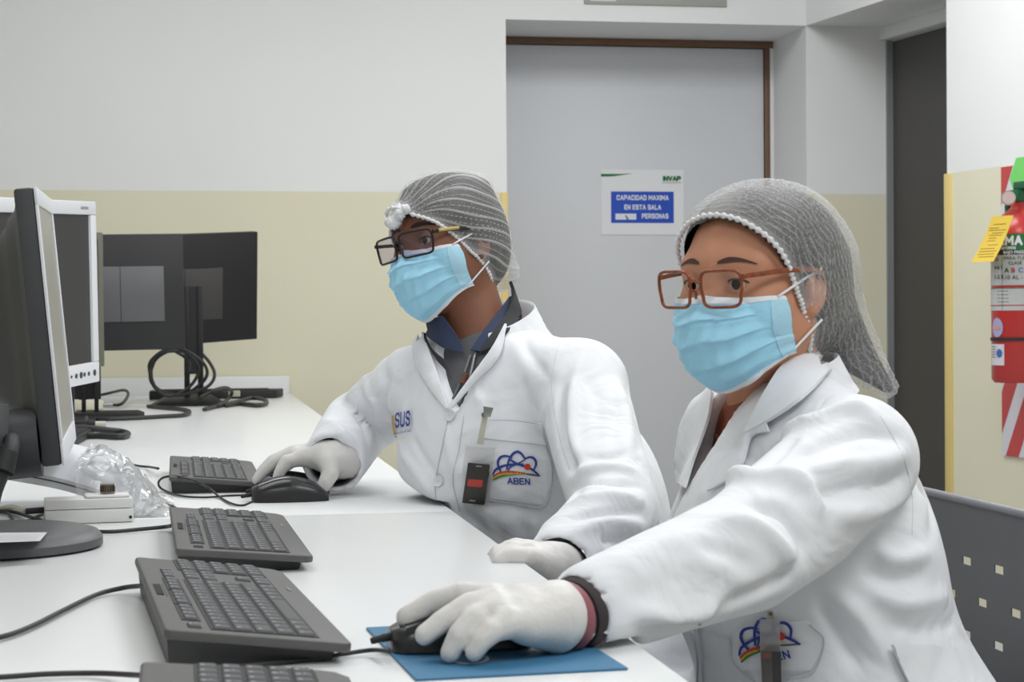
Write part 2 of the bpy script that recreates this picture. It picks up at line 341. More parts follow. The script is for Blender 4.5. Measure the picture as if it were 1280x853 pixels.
wrap(0.86, 0.925, mat('sticker_white', (205, 203, 210), 0.4, 0.03), 'square_sticker', EXR+0.0016, -3.05, -2.28, 8); decal(-2.5, 0.897, 0.012, 0.013, mat('sticker_blue', (70, 100, 170), 0.4), 'sticker_seal', r=EXR+0.0024)
for k in range(5): wrap(0.916-k*0.008, 0.918-k*0.008, LK, 'printed_line', EXR+0.002, -2.98, -2.68, 4)
ga = MB().lathe([(0.02, -0.009), (0.0225, -0.009), (0.0225, 0.009), (0.02, 0.009)], 24); ga.xf(Matrix.Translation((se+0.03, te-0.055, 1.372)) @ Matrix.Rotation(PI/2, 4, 'X') @ Matrix.Rotation(1.0, 4, 'Y')); ga.build('gauge', mat('chrome', (190, 186, 184), 0.25, 0.05, 30, metal=0.9), ex, smooth=40)
gf = MB().lathe([(0.0, -0.001), (0.019, -0.001), (0.019, 0.001), (0.0, 0.001)], 20); gf.xf(Matrix.Translation((se+0.0385, te-0.0595, 1.372)) @ Matrix.Rotation(PI/2, 4, 'X') @ Matrix.Rotation(1.0, 4, 'Y')); gf.build('gauge_dial', mat('dial', (200, 178, 176), 0.3), ex)
HG = mat('green_hose', (44, 110, 70), 0.45, 0.08, 40)
MB().bb(se-0.03, se+0.03, te-0.022, te+0.022, 1.362, 1.40).bb(se-0.012, se+0.16, te-0.012, te+0.012, 1.40, 1.425).build('valve_head', mat('valve_green', (30, 90, 60), 0.35, 0.06, 40), ex, bevel=0.005)
MB().tube(catmull([(se-0.01, te, 1.385), (se-0.06, te+0.01, 1.378), (se-0.095, te+0.03, 1.335), (se-0.10, te+0.055, 1.28), (se-0.085, te+0.075, 1.2), (se-0.07, te+0.082, 1.0), (se-0.03, te+0.07, 0.80), (se, te+0.03, 0.74)], 8), 0.012, 10).build('hose', HG, ex, smooth=True)
MB().bb(se-0.03, se+0.03, te+0.078, -0.010, 0.90, 1.03).build('wall_bracket', mat('black_bracket', (50, 50, 52), 0.5), ex)
tg = empty('yellow_tag', (0, 0, 0)); tag(tg, 'yellow inspection tag hanging slanted from the fire extinguisher', 'tag')
def RWp(px, py, t):
    q = ray(px, py); d = np.array([math.cos(WA), math.sin(WA)]); n = np.array([-d[1], d[0]])
    tt, s = np.linalg.solve(np.array([q[:2], -d]).T, A2+n*t); return CP+q*tt
c4 = [RWp(1240.5, 271, -0.225), RWp(1267, 269, -0.225), RWp(1240, 327, -0.245), RWp(1212.5, 328, -0.245)]
YT = mat('tag_yellow', (240, 206, 84), 0.5, 0.04, 30); nn = np.array([math.cos(WA+PI/2), math.sin(WA+PI/2), 0])
def quad_uv(u, v, off=0.0): return (c4[0]*(1-u)+c4[1]*u)*(1-v)+(c4[3]*(1-u)+c4[2]*u)*v - nn*off + nn*0.008*math.sin(v*2.5)
vs = [quad_uv(i/4, j/8, o) for o in (0.0008, -0.0008) for j in range(9) for i in range(5)]
fs = []
for k in (0, 45):
    for j in range(8):
        for i in range(4): q = (k+j*5+i, k+j*5+i+1, k+j*5+i+6, k+j*5+i+5); fs.append(q if k else q[::-1])
bo = [j*5 for j in range(9)] + [40+i for i in range(1, 5)] + [j*5+4 for j in range(7, -1, -1)] + [i for i in range(3, 0, -1)]
for a, b in zip(bo, bo[1:]+bo[:1]): fs.append((a, b, b+45, a+45))
MB().add(vs, fs).build('card', YT, tg, smooth=30)
YK = mat('tag_print', (150, 128, 60), 0.6)
for k, (v, u0, u1) in enumerate([(0.17, .2, .8), (0.25, .1, .55), (0.3, .1, .9), (0.36, .3, .85), (0.41, .2, .8), (0.47, .25, .6), (0.53, .25, .6), (0.62, .35, .8), (0.70, .1, .75), (0.76, .1, .9), (0.82, .1, .85), (0.88, .2, .9)]):
    MB().add([quad_uv(u0, v, 0.0012), quad_uv(u1, v, 0.0012), quad_uv(u1, v+0.016, 0.0012), quad_uv(u0, v+0.016, 0.0012)], [(0, 1, 2, 3)]).build('printed_line', YK, tg)
MB().tube(catmull([quad_uv(0.5, 0.04, 0.001), RWp(1259, 264, -0.19), RWp(1268, 262, -0.16)], 6), 0.0012, 6).build('string', mat('string', (120, 90, 60), 0.8), tg)

# ================================================================== desks
DZ = 0.74; DX1 = 0.362; DX0 = -0.72; SEAM = 2.575
LAM = mat('white_laminate', (226, 228, 229), 0.28, 0.015, 3, 0.02, 400); GREYL = mat('grey_desk_panel', (190, 192, 194), 0.45, 0.03, 6)
EDGE = mat('white_edge_band', (214, 216, 218), 0.4, 0.02, 6)
def desk(y0, y1, label):
    t = empty('desk', ((DX0+DX1)/2, (y0+y1)/2, 0)); tag(t, label, 'desk', 'white desks in a row'); w2 = (DX1-DX0)/2; l2 = (y1-y0)/2
    MB().bb(-w2, w2, -l2, l2, DZ-0.028, DZ).build('worktop', LAM, t, bevel=0.0015)
    for s in (-1, 1):
        MB().bb(-w2+0.03, w2-0.05, s*(l2-0.03)-0.014, s*(l2-0.03)+0.014, 0, DZ-0.028).build('end_panel', GREYL, t, bevel=0.001)
    MB().bb(-w2+0.10, -w2+0.118, -l2+0.05, l2-0.05, 0.25, DZ-0.028).build('modesty_panel', GREYL, t)
    return t
desk(0.95, SEAM-0.0006, 'white laminate desk nearest the camera with the blue mouse pad')
df = desk(SEAM+0.0006, YB-0.005, 'long white laminate desk reaching back to the beige wall')
MB().bb(DX0+0.005-df.location.x, DX1-0.005-df.location.x, YB-0.03-df.location.y, YB-0.006-df.location.y, DZ, DZ+0.066).build('upstand', LAM, df, bevel=0.001)

# ================================================================== keyboards
KBODY = mat('keyboard_grey', (88, 87, 87), 0.5, 0.06, 60, 0.1, 900); KEYM = mat('key_dark', (68, 69, 73), 0.45, 0.08, 90); LEG = mat('key_print', (178, 180, 190), 0.5, 0.0); KDARK = mat('keyboard_well', (34, 34, 36), 0.6, 0.05)
KL, KW = 0.452, 0.147
def keyboard(loc, rz, label, lift=0.0):
    t = empty('keyboard', loc, rz); tag(t, label, 'keyboard', 'grey corded keyboards on the desk')
    # tilted body in profile (y from the user's edge to the back edge), rounded at the user's edge
    tilt = math.radians(5.0)+lift; Rt = Matrix.Translation((0, -KW/2, 0.002)) @ Matrix.Rotation(tilt, 4, 'X')
    L2 = KL/2; out = [(-L2, 0.006), (-L2+0.006, 0.0), (L2-0.022, 0.0), (L2-0.006, 0.008), (L2, 0.022), (L2, KW-0.004), (L2-0.004, KW), (-L2+0.004, KW), (-L2, KW-0.004)]
    b = MB().prism(out, 0.0065, 0.0145).xf(Rt).build('body', KBODY, t, bevel=0.0022, seg=2)
    base = [(-L2+0.010, 0.012), (L2-0.014, 0.012), (L2-0.008, KW-0.003), (-L2+0.008, KW-0.003)]
    vs = [(x, y, 0.0075) for x, y in base]; vs = [tuple(Rt @ Vector(v)) for v in vs]; n = len(vs)
    vs += [(v[0]*(0.965), v[1]*0.97, 0.0008) for v in vs]
    MB().add(vs, [(0, 1, 2, 3), (7, 6, 5, 4)] + [(i, (i+1) % 4, 4+(i+1) % 4, 4+i) for i in range(4)]).build('underside', mat('keyboard_underside', (66, 66, 67), 0.55, 0.05, 30), t)
    zt = 0.0148; U = 0.0190; UY = 0.0166
    MB().bb(-L2+0.012, L2-0.012, 0.0242, 0.0248, zt-0.0006, zt-0.0001).xf(Rt).build('groove', KDARK, t)
    cache = {}; legs = MB()
    def key(x, y, wx=1.0, wy=1.0):
        k = (wx, wy)
        if k not in cache:
            hx = (wx*U-0.0024)/2; hy = (wy*UY-0.0024)/2; m = MB()
            vs = []
            for (ix, iy, z) in ((0, 0, 0), (0.0010, 0.0010, 0.0016), (0.0024, 0.0022, 0.0022)):
                vs += [(-hx+ix, -hy+iy, z), (hx-ix, -hy+iy, z), (hx-ix, hy-iy, z), (-hx+ix, hy-iy, z)]
            fs = [(i+4*l, (i+1) % 4+4*l, (i+1) % 4+4*l+4, i+4*l+4) for l in range(2) for i in range(4)] + [(8, 9, 10, 11)]
            cache[k] = MB().add(vs, fs).me('key'); cache[k].materials.append(KEYM)
        o = link('key', cache[k], None, t); o.matrix_local = Rt @ Matrix.Translation((x, y, zt))
        if wx < 4:
            lx = x-wx*U/2+0.0062; ly = y+0.0018
            for dx, dy, w_, h_ in ((0, 0, 0.0030, 0.0030), (0.0042, -0.0042, 0.0022, 0.0020)):
                if dx and (wx > 1.2 or random.random() < 0.4): continue
                legs.add([(lx+dx, ly+dy, zt+0.0024), (lx+dx+w_, ly+dy, zt+0.0024), (lx+dx+w_, ly+dy+h_, zt+0.0024), (lx+dx, ly+dy+h_, zt+0.0024)], [(0, 1, 2, 3)])
    x0 = -L2+0.016; y0 = 0.0345
    def well(xa, xb, ya, yb): MB().bb(xa, xb, ya, yb, zt-0.0010, zt+0.0004).xf(Rt).build('key_well', KDARK, t)
    rows = [[1.25, 1.25, 1.25, 6.25, 1.25, 1.25, 1.25, 1.25], [1.25]+[1]*11+[2.75], [1.75]+[1]*11+[1, 1.25], [1.5]+[1]*12+[1.5], [1]*13+[2]]
    well(x0-0.001, x0+15*U+0.001, y0-UY/2-0.001, y0+4.5*UY+0.001)
    for r, row in enumerate(rows):
        x = x0
        for wk in row: key(round(x+wk*U/2, 6), y0+r*UY, wk); x += wk*U
    yf = y0+5.3*UY
    key(x0+U/2, yf, 1.0, 0.8)
    for g, xs in enumerate((2.0, 6.5, 11.0)):
        well(x0+xs*U-0.001, x0+(xs+4)*U+0.001, yf-0.4*UY-0.001, yf+0.4*UY+0.001)
        for k in range(4): key(x0+(xs+k+0.5)*U, yf, 1.0, 0.8)
    xn = x0+15.35*U
    for r in (3, 4):
        for k in range(3): key(xn+(k+0.5)*U, y0+r*UY)
    for k in range(3): key(xn+(k+0.5)*U, y0)
    key(xn+1.5*U, y0+UY)
    for k in range(3): key(xn+(k+0.5)*U, yf, 1.0, 0.8)
    xp = xn+3.35*U
    well(xp-0.001, xp+4*U+0.001, y0-UY/2-0.001, y0+4.5*UY+0.001)
    for r in range(5):
        for k in range(4): key(xp+(k+0.5)*U, y0+r*UY)
    lg = legs.xf(Rt).build('key_legends', LEG, t); lg['kind'] = 'stuff'
    yb_ = KW-0.009
    for k in range(6): MB().bb(-0.036+k*0.011, -0.029+k*0.011, yb_-0.003, yb_+0.003, zt-0.0004, zt+0.0008).xf(Rt).build('media_key', KDARK, t)
    MB().bb(-0.045, 0.034, yb_-0.0056, yb_-0.0050, zt-0.0006, zt+0.0001).xf(Rt).build('groove', KDARK, t)
    MB().bb(0.06, 0.085, 0.011, 0.0135, zt, zt+0.0002).xf(Rt).build('maker_mark', mat('maker_grey', (120, 120, 124), 0.4), t)
    return t
kb3 = keyboard((0.030, 1.662, DZ), PI/2+math.radians(4.5), 'grey keyboard between the near cut-off one and the oval monitor base', math.radians(2.2))
kb2 = keyboard((0.047, 2.215, DZ), PI/2+math.radians(1.5), 'grey keyboard in front of the free black mouse')
kb1 = keyboard((0.033, 3.15, DZ), PI/2+math.radians(0.5), 'farthest grey keyboard, next to the gloved hand of the man')
kb4 = keyboard((0.036, 1.105, DZ), PI/2+math.radians(0.5), 'nearest grey keyboard, cut off by the bottom of the picture')

# ================================================================== mice
MBLK = mat('mouse_black', (40, 40, 43), 0.32, 0.06, 40, coat=0.15); MGL = mat('mouse_gloss', (30, 30, 33), 0.22, 0.05, 40, coat=0.3)
def mouse(loc, rz, label, H=0.036):
    """points along local -x"""
    t = empty('computer_mouse', loc, rz); tag(t, label, 'mouse', 'black corded mice')
    L, W = 0.114, 0.060; nu, nv = 24, 16; vs = []; fs = []
    for i in range(nu+1):
        u = i/nu; x = -L/2+L*u
        wd = W/2*(0.80+0.20*math.sin(PI*min(1, u*1.05)))*(1-max(0, u-0.86)**2*14)*(1-max(0, 0.06-u)*5)
        h = H*(0.42+0.58*math.sin(PI*min(1, (u*0.92+0.06)))**0.9)*(1-max(0, u-0.8)**2*10)
        for j in range(nv+1):
            a = PI*j/nv; e = 0.62
            y = -wd*math.copysign(abs(math.cos(a))**e, math.cos(a)); z = h*abs(math.sin(a))**e
            vs.append((x, y*(1-0.06*math.sin(a)), 0.001+z))
    for i in range(nu):
        for j in range(nv): k = i*(nv+1)+j; fs.append((k, k+1, k+nv+2, k+nv+1))
    m0 = len(vs); fs.append(tuple(range(nv, -1, -1))); fs.append(tuple(nu*(nv+1)+j for j in range(nv+1)))
    fs.append(tuple([i*(nv+1) for i in range(nu+1)]+[i*(nv+1)+nv for i in range(nu, -1, -1)]))
    MB().add(vs, fs).build('shell', MBLK, t, smooth=50)
    # the two buttons: raised skins over the front half, a seam between them, wheel
    for s in (-1, 1):
        bv = []; bf = []
        for i in range(2, 13):
            for j in range(0, 5):
                jj = (nv//2 + s*(0.45+j*1.25)); k0 = int(jj); fr_ = jj-k0
                p = np.array(vs[i*(nv+1)+k0])*(1-fr_)+np.array(vs[i*(nv+1)+min(nv, k0+1)])*fr_
                bv.append(p+np.array([0, 0, 0.0011]))
        for i in range(10):
            for j in range(4): k = i*5+j; bf.append((k, k+1, k+6, k+5))
        MB().add(bv, bf).build('button', MGL, t, smooth=True)
    wl = MB().lathe([(0.009, -0.0035), (0.0115, -0.0015), (0.0115, 0.0015), (0.009, 0.0035)], 18); wl.xf(Matrix.Translation((-L*0.27, 0, H*0.72)) @ Matrix.Rotation(PI/2, 4, 'X')); wl.build('scroll_wheel', mat('wheel_grey', (110, 112, 116), 0.4), t, smooth=40)
    MB().tube(catmull([(-L/2+0.002, 0, 0.011), (-L/2-0.006, 0, 0.010), (-L/2-0.016, 0, 0.008)], 4), [0.0035]*5+[0.003]*3+[0.0025], 8).build('strain_relief', KDARK, t, smooth=True)
    return t
q = onz(361, 627); mouse((q[0]+0.002, q[1]+0.008, DZ), math.radians(1), 'black mouse lying free in front of the gloved hand of the man')
MBX, MBY = 0.150, 2.875
mouse((MBX, MBY, DZ), math.radians(14), 'black mouse held under the gloved right hand of the man')

# mouse pad with white print
PADB = mat('pad_blue', (62, 118, 156), 0.55, 0.05, 25, 0.08, 600); PADW = mat('pad_print', (214, 224, 232), 0.5, 0.01)
pd = empty('mouse_pad', (0.238, 1.487, DZ), math.radians(3.5)); tag(pd, 'blue mouse pad with a white ring print under the woman\'s mouse', 'mouse pad')
MB().bb(-0.083, 0.083, -0.118, 0.122, 0, 0.0022).build('sheet', PADB, pd, bevel=0.0008)
def pad_local(px, py): v = onz(px, py, DZ+0.0026); c, s = math.cos(-math.radians(3.5)), math.sin(-math.radians(3.5)); x, y = v[0]-0.238, v[1]-1.487; return np.array([x*c-y*s, x*s+y*c])
ra = pad_local(586, 825); rp = []
for k in range(25):
    a = PI*1.0+PI*k/24; rp.append((ra[0]+0.0165*math.cos(a), ra[1]+0.012+0.028*math.sin(a)))
vs = []; 
for (x, y) in rp: 
    d = np.array([x-ra[0], (y-ra[1]-0.012)]); d = d/np.linalg.norm(d); vs += [(x-d[0]*0.0015, y-d[1]*0.002, 0.0025), (x+d[0]*0.0015, y+d[1]*0.002, 0.0025)]
MB().add(vs, [(2*k, 2*k+1, 2*k+3, 2*k+2) for k in range(24)]).build('ring_print', PADW, pd)
sq = pad_local(707, 809); MB().bb(sq[0]-0.0095, sq[0]+0.0095, sq[1]-0.010, sq[1]+0.010, 0.0022, 0.0025).build('square_print', PADW, pd)
q = onz(572, 818); MCX, MCY = q[0]+0.004, q[1]+0.020
mouse((MCX, MCY, DZ+0.0024), math.radians(4), 'black mouse held under the gloved hand of the woman on the blue pad', 0.031)

# ================================================================== monitors
MWH = mat('monitor_white', (224, 226, 232), 0.4, 0.015, 10); MDK = mat('monitor_dark', (66, 67, 70), 0.5, 0.06, 30, 0.06, 700); SCR = mat('screen_off', (62, 62, 63), 0.35, 0.03, 3, spec=0.3); SCRG = mat('screen_pale', (150, 148, 142), 0.3, 0.03, 3)
MBK = mat('monitor_black', (42, 42, 45), 0.45, 0.05, 30); MBK2 = mat('monitor_black_matt', (34, 34, 36), 0.55, 0.05, 30); INS = mat('inset_grey', (98, 98, 102), 0.35, 0.05, 4); INS2 = mat('inset_dark_grey', (70, 69, 70), 0.4, 0.05, 4)
def frame_of(BL, BR, TL):
    BL, BR, TL = (Vector(p) for p in (BL, BR, TL)); x = (BR-BL); W = x.length; x.normalize(); y = TL-BL; y = y-x*y.dot(x); H = y.length; y.normalize(); z = x.cross(y)
    M = Matrix((x, y, z)).transposed().to_4x4(); M.translation = BL; return M, W, H
def put(t, M):
    t.matrix_world = M; return t
def local(t, p): return t.matrix_world.inverted() @ Vector(p)
# near monitor, seen almost edge-on: white front, dark deep housing
BL, BR, TL = at(81, 582, 2.33), at(95.5, 549, 2.71), at(46, 234, 2.33)
M, W, H = frame_of(BL, BR, TL); m1 = empty('computer_monitor'); put(m1, M); tag(m1, 'white-fronted monitor with dark housing seen nearly edge-on at the left', 'monitor')
b = 0.022
MB().bb(0, W, 0, b*1.3, -0.0035, 0).bb(0, W, H-b, H, -0.0035, 0).bb(0, b, b*1.3, H-b, -0.0035, 0).bb(W-b, W, b*1.3, H-b, -0.0035, 0).build('bezel', MWH, m1, bevel=0.001)
MB().bb(b, W-b, b*1.3, H-b, -0.006, -0.0025).build('screen', SCRG, m1)
MB().bb(0.0005, W-0.0005, 0.0005, H-0.0005, -0.028, -0.0035).build('side_housing', MDK, m1, bevel=0.004)
# bulging back: rings shrinking towards the rear
vs = []; fs = []; n = 40
for k, (z, ins) in enumerate([(-0.027, 0.003), (-0.031, 0.012), (-0.034, 0.022), (-0.044, 0.032), (-0.048, 0.042), (-0.060, 0.056), (-0.080, 0.075)]):
    for j in range(n):
        a = 2*PI*j/n; e = 0.35; cx, cy = math.cos(a), math.sin(a)
        vs.append((W/2+(W/2-ins)*math.copysign(abs(cx)**e, cx), H/2+(H/2-ins)*math.copysign(abs(cy)**e, cy), z))
for k in range(6):
    for j in range(n): fs.append((k*n+j, k*n+(j+1) % n, (k+1)*n+(j+1) % n, (k+1)*n+j))
fs.append(tuple(6*n+j for j in range(n)))
MB().add(vs, fs).build('back_housing', MDK, m1, smooth=35)
for k in range(14): MB().bb(0.075, 0.115, H*0.24+k*0.013, H*0.24+k*0.013+0.004, -0.069, -0.060).build('vent_slot', KDARK, m1)
MB().tube([(0.03, 0.03, -0.03), (0.03, 0.03, -0.085)], 0.045, 20).xf(Matrix.Translation((0.012, -0.0, 0))).build('hinge_cover', MDK, m1, smooth=40)
# its white arched foot, sloping down to the right and towards the camera
prof = [(-60, 0.076), (-20, 0.072), (20, 0.065), (75, 0.053), (130, 0.034), (162, 0.018), (186, 0.003)]; nd = 11; vs = []; fs = []; near = []
Mi = m1.matrix_world.inverted()
for (px, hz, _) in catmull([(x, z, 0) for x, z in prof], 4):
    q = at(px, 600, 2.57)
    for side in (0, 1):
        for j in range(nd):
            u = j/(nd-1); yy = q[1]+0.22*u*(1-0.35*max(0, (px-100)/80)**2); z = max(0.0006, hz+0.030*math.sin(u*1.5)*min(1, hz/0.03)-(0.016 if side else 0)); vs.append((q[0]+0.02*u, yy, DZ+z))
    near.append((q[0], q[1]-0.0008, DZ+max(0.001, hz-0.006)))
npf = len(vs)//(2*nd)
for i in range(npf-1):
    for j in range(nd-1):
        a = i*2*nd+j; c = a+2*nd; fs.append((a, a+1, c+1, c)); a += nd; c += nd; fs.append((a, c, c+1, a+1))
    for j in (0, nd-1):
        a = i*2*nd+j; c = a+2*nd; fs.append((a, c, c+nd, a+nd))
MB().add(vs, fs).xf(Mi).build('arched_foot', MWH, m1, smooth=40)
MB().tube([Mi @ Vector(p) for p in near[2:18]], 0.0008, 6).build('groove', KDARK, m1)
qn = at(30, 590, 2.68); MB().tube([Mi @ Vector((qn[0]-0.06, qn[1], DZ+0.07)), Mi @ Vector((qn[0]-0.05, qn[1]+0.01, DZ+0.19))], 0.03, 16).build('neck', MDK, m1, smooth=40)
# white monitor behind it, screen towards the camera
BL, BR, TL = at(-9, 505, 3.38), at(125, 477, 3.9), at(-9, 246, 3.38)
M, W, H = frame_of(BL, BR, TL); m2 = empty('computer_monitor'); put(m2, M); tag(m2, 'white-framed monitor with dark screen and row of buttons behind the edge-on one', 'monitor')
b = 0.028
MB().bb(0, W, 0, b*1.55, -0.03, 0).bb(0, W, H-b, H, -0.03, 0).bb(0, b, b*1.55, H-b, -0.03, 0).bb(W-b*1.1, W, b*1.55, H-b, -0.03, 0).build('bezel', MWH, m2, bevel=0.003)
MB().bb(b, W-b, b*1.5, H-b, -0.02, -0.006).build('screen', SCR, m2)
MB().bb(0.02, W-0.02, 0.02, H-0.02, -0.07, -0.03).build('back_housing', MWH, m2, bevel=0.01)
for k, r_ in enumerate((0.0045, 0.003, 0.003, 0.0045, 0.0035, 0.002)):
    x = W-0.03-(0, 0.032, 0.056, 0.074, 0.10, 0.125)[k]
    MB().lathe([(r_*1.5, 0), (r_*1.5, 0.0015)], 12).xf(Matrix.Translation((x, b*0.75, 0))).build('button', MDK, m2)
MB().bb(W-0.085, W-0.045, H-b*0.62, H-b*0.4, 0, 0.0004).build('maker_mark', mat('mark_grey', (150, 152, 156), 0.5), m2)
cfoot = local(m2, (0, 0, DZ)); c = np.array(M @ Vector((W*0.45, 0, -0.05)))
Mi = m2.matrix_world.inverted()
MB().lathe([(0.11, 0.0), (0.11, 0.006), (0.10, 0.012), (0.03, 0.016)], 32, (c[0], c[1], DZ+0.0005)).xf(Mi).build('foot', MWH, m2, smooth=40)
MB().box((c[0]+0.0, c[1]+0.03, DZ+0.10), (0.06, 0.03, 0.18)).xf(Mi).build('neck', MWH, m2, bevel=0.004)
# slim olive-edged monitor further back
BL, BR, TL = at(52, 470, 4.72), at(131, 458, 5.2), at(52, 286, 4.72)
M, W, H = frame_of(BL, BR, TL); m3 = empty('computer_monitor'); put(m3, M); tag(m3, 'slim monitor with olive grey edge just right of the white-framed one', 'monitor')
OLV = mat('olive_grey', (104, 104, 94), 0.5, 0.05, 20)
MB().bb(0, W, 0, H, -0.03, 0).build('housing', OLV, m3, bevel=0.003); MB().bb(0.02, W-0.045, 0.02, H-0.02, 0, 0.001).build('screen', SCR, m3)
c = np.array(M @ Vector((W*0.5, 0, -0.03))); Mi = m3.matrix_world.inverted()
MB().box((c[0], c[1]+0.02, DZ+0.08), (0.05, 0.025, 0.155)).xf(Mi).build('neck', MBK, m3); MB().bb(c[0]-0.08, c[0]+0.08, c[1]-0.07, c[1]+0.08, DZ+0.0005, DZ+0.010).xf(Mi).build('foot', MBK, m3, bevel=0.003)
# two black monitors seen from behind
def back_monitor(BL, BR, TL, inset, matb, mati, label, stand):
    M, W, H = frame_of(BL, BR, TL); t = empty('computer_monitor'); put(t, M); tag(t, label, 'monitor', 'black monitors seen from behind')
    MB().bb(0, W, 0, H, -0.028, 0).build('housing', matb, t, bevel=0.003)
    MB().bb(0.012, W-0.012, 0.015, H-0.012, -0.0295, -0.028).build('screen', SCR, t)
    x0, x1, y0, y1 = inset
    MB().bb(x0, x1, y0, y1, -0.001, 0.0035).build('inset_plate', mati, t, bevel=0.0015)
    MB().bb(x0+(x1-x0)*0.5-0.001, x0+(x1-x0)*0.5+0.001, y0, y1, 0.0035, 0.004).build('plate_seam', matb, t)
    Mi = t.matrix_world.inverted(); stand(t, Mi, M, W, H); return t
def stand_two(t, Mi, M, W, H):
    c = onz(150, 522); cy = c[1]+0.06
    for px in (111, 126):
        q = onz(px, 516); MB().bb(q[0]-0.006, q[0]+0.006, cy-0.006, cy+0.006, DZ+0.006, DZ+0.19).xf(Mi).build('post', MBK2, t, bevel=0.001)
    a, b_ = onz(88, 520), onz(178, 518)
    MB().prism([(a[0], cy-0.09), (b_[0]-0.01, cy-0.09), (b_[0]+0.01, cy-0.04), (b_[0]-0.01, cy+0.09), (a[0]+0.02, cy+0.09)], DZ+0.0005, DZ+0.014).xf(Mi).build('foot', MBK2, t, bevel=0.002)
    MB().bb(a[0]+0.01, a[0]+0.09, cy+0.01, cy+0.02, DZ+0.05, DZ+0.22).xf(Mi).build('neck_plate', MBK, t)
def stand_column(t, Mi, M, W, H):
    q = at(242.5, 490, 6.02)
    k = MB().bb(q[0]-0.031, q[0]-0.013, q[1]-0.02, q[1]+0.022, DZ+0.02, 1.128); k.xf(Mi).build('column_side', MBK2, t, bevel=0.002)
    k = MB().bb(q[0]+0.013, q[0]+0.031, q[1]-0.02, q[1]+0.022, DZ+0.02, 1.128); k.xf(Mi).build('column_side', MBK2, t, bevel=0.002)
    MB().bb(q[0]-0.014, q[0]+0.014, q[1]-0.014, q[1]+0.022, DZ+0.10, 1.126).xf(Mi).build('column_face', MBK, t)
    MB().bb(q[0]-0.03, q[0]+0.03, q[1]+0.02, q[1]+0.085, 0.95, 1.08).xf(Mi).build('mount', MBK2, t, bevel=0.003)
    vs = [(q[0]-0.14, q[1]-0.14, 0.0005), (q[0]+0.09, q[1]-0.14, 0.0005), (q[0]+0.115, q[1]-0.10, 0.0005), (q[0]+0.10, q[1]+0.08, 0.0005), (q[0]-0.14, q[1]+0.08, 0.0005)]
    tv = [(q[0]-0.11, q[1]-0.12, 0.012), (q[0]+0.07, q[1]-0.12, 0.012), (q[0]+0.09, q[1]-0.09, 0.012), (q[0]+0.05, q[1]+0.04, 0.034), (q[0]-0.08, q[1]+0.04, 0.034)]
    m_ = MB().add([(x, y, z+DZ) for x, y, z in vs+tv], [(4, 3, 2, 1, 0), (5, 6, 7, 8, 9)]+[(i, (i+1) % 5, 5+(i+1) % 5, 5+i) for i in range(5)]); m_.xf(Mi).build('foot', MBK2, t, bevel=0.002)
back_monitor(at(30, 441, 5.62), at(231.5, 436.5, 5.72), at(30, 294, 5.62), (0.16, 0.425, 0.088, 0.259), MBK, INS, 'black monitor seen from behind with a pale grey rectangular plate, left of the column', stand_two)
back_monitor(at(118, 440, 5.92), at(321.5, 424, 6.3), at(124, 297, 5.88), (0.18, 0.47, 0.078, 0.252), MBK2, INS2, 'black monitor seen from behind on a black column stand, nearest the wall', stand_column)
# dark oval monitor base cut off by the left edge, its neck and lower panel corner
bs = empty('computer_monitor'); tag(bs, 'monitor on a dark oval base with white sticker, cut off by the left edge', 'monitor')
GB = mat('base_grey', (86, 87, 89), 0.45, 0.05, 40, 0.05, 800)
c = onz(-14, 686); bc = (c[0], c[1], DZ)
MB().lathe([(0.128, 0.0005), (0.134, 0.003), (0.134, 0.012), (0.128, 0.019), (0.115, 0.0225), (0.0, 0.026)], 56).xf(Matrix.Translation(bc) @ Matrix.Scale(0.98, 4, (0, 1, 0))).build('base', GB, bs, smooth=40)
p4 = [onz(-30, 672, DZ+0.0262), onz(52, 671, DZ+0.0245), onz(50, 678, DZ+0.0245), onz(-30, 681, DZ+0.0262)]
MB().add([p + np.array([0, 0, 0.0012]) for p in (p4[3], p4[2], onz(59, 667, DZ+0.024), onz(-30, 668, DZ+0.0262))], [(0, 1, 2, 3)]).build('sticker', mat('sticker_paper', (206, 207, 209), 0.5, 0.03, 60), bs)
for k in range(4):
    a, b_ = onz(-20, 670.6+k*2.0, DZ+0.0272), onz(50-k*1.5, 669.6+k*2.0, DZ+0.0258); MB().add([a+np.array([0, 0, 0.0013]), b_+np.array([0, 0, 0.0013]), b_+np.array([0, -0.002, 0.0013]), a+np.array([0, -0.002, 0.0013])], [(0, 1, 2, 3)]).build('printed_line', mat('faint_print', (160, 160, 164), 0.5), bs)
MB().tube(catmull([at(-16, 668, 2.26), at(-8, 620, 2.26), at(4, 588, 2.265), at(14, 562, 2.275), at(15, 548, 2.29)], 5), 0.0095, 14).build('neck', MDK, bs, smooth=True)
MB().tube([at(1, 590, 2.255), at(9, 565, 2.265)], [0.016, 0.014], 14).build('neck_joint', KDARK, bs, smooth=40)
M, W, H = frame_of(at(-60, 558, 2.15), at(11, 556, 2.30), at(-60, 522, 2.15)); 
MB().bb(0, W, 0, H*1.5, -0.02, 0).xf(M).build('panel_corner', mat('grey_panel', (100, 100, 102), 0.5, 0.05, 20), bs, bevel=0.002)

# black flat keyboard by the wall
kf = empty('keyboard', (onz(272, 499)[0], 6.58, DZ)); tag(kf, 'flat black keyboard lying by the wall behind the monitor column', 'keyboard')
MB().prism([(-0.235, -0.065), (0.205, -0.065), (0.235, 0.065), (-0.235, 0.065)], 0.0005, 0.03).build('body', MBK2, kf, bevel=0.004)
MB().bb(-0.20, 0.18, -0.045, 0.05, 0.03, 0.033).build('key_block', KDARK, kf, bevel=0.001)

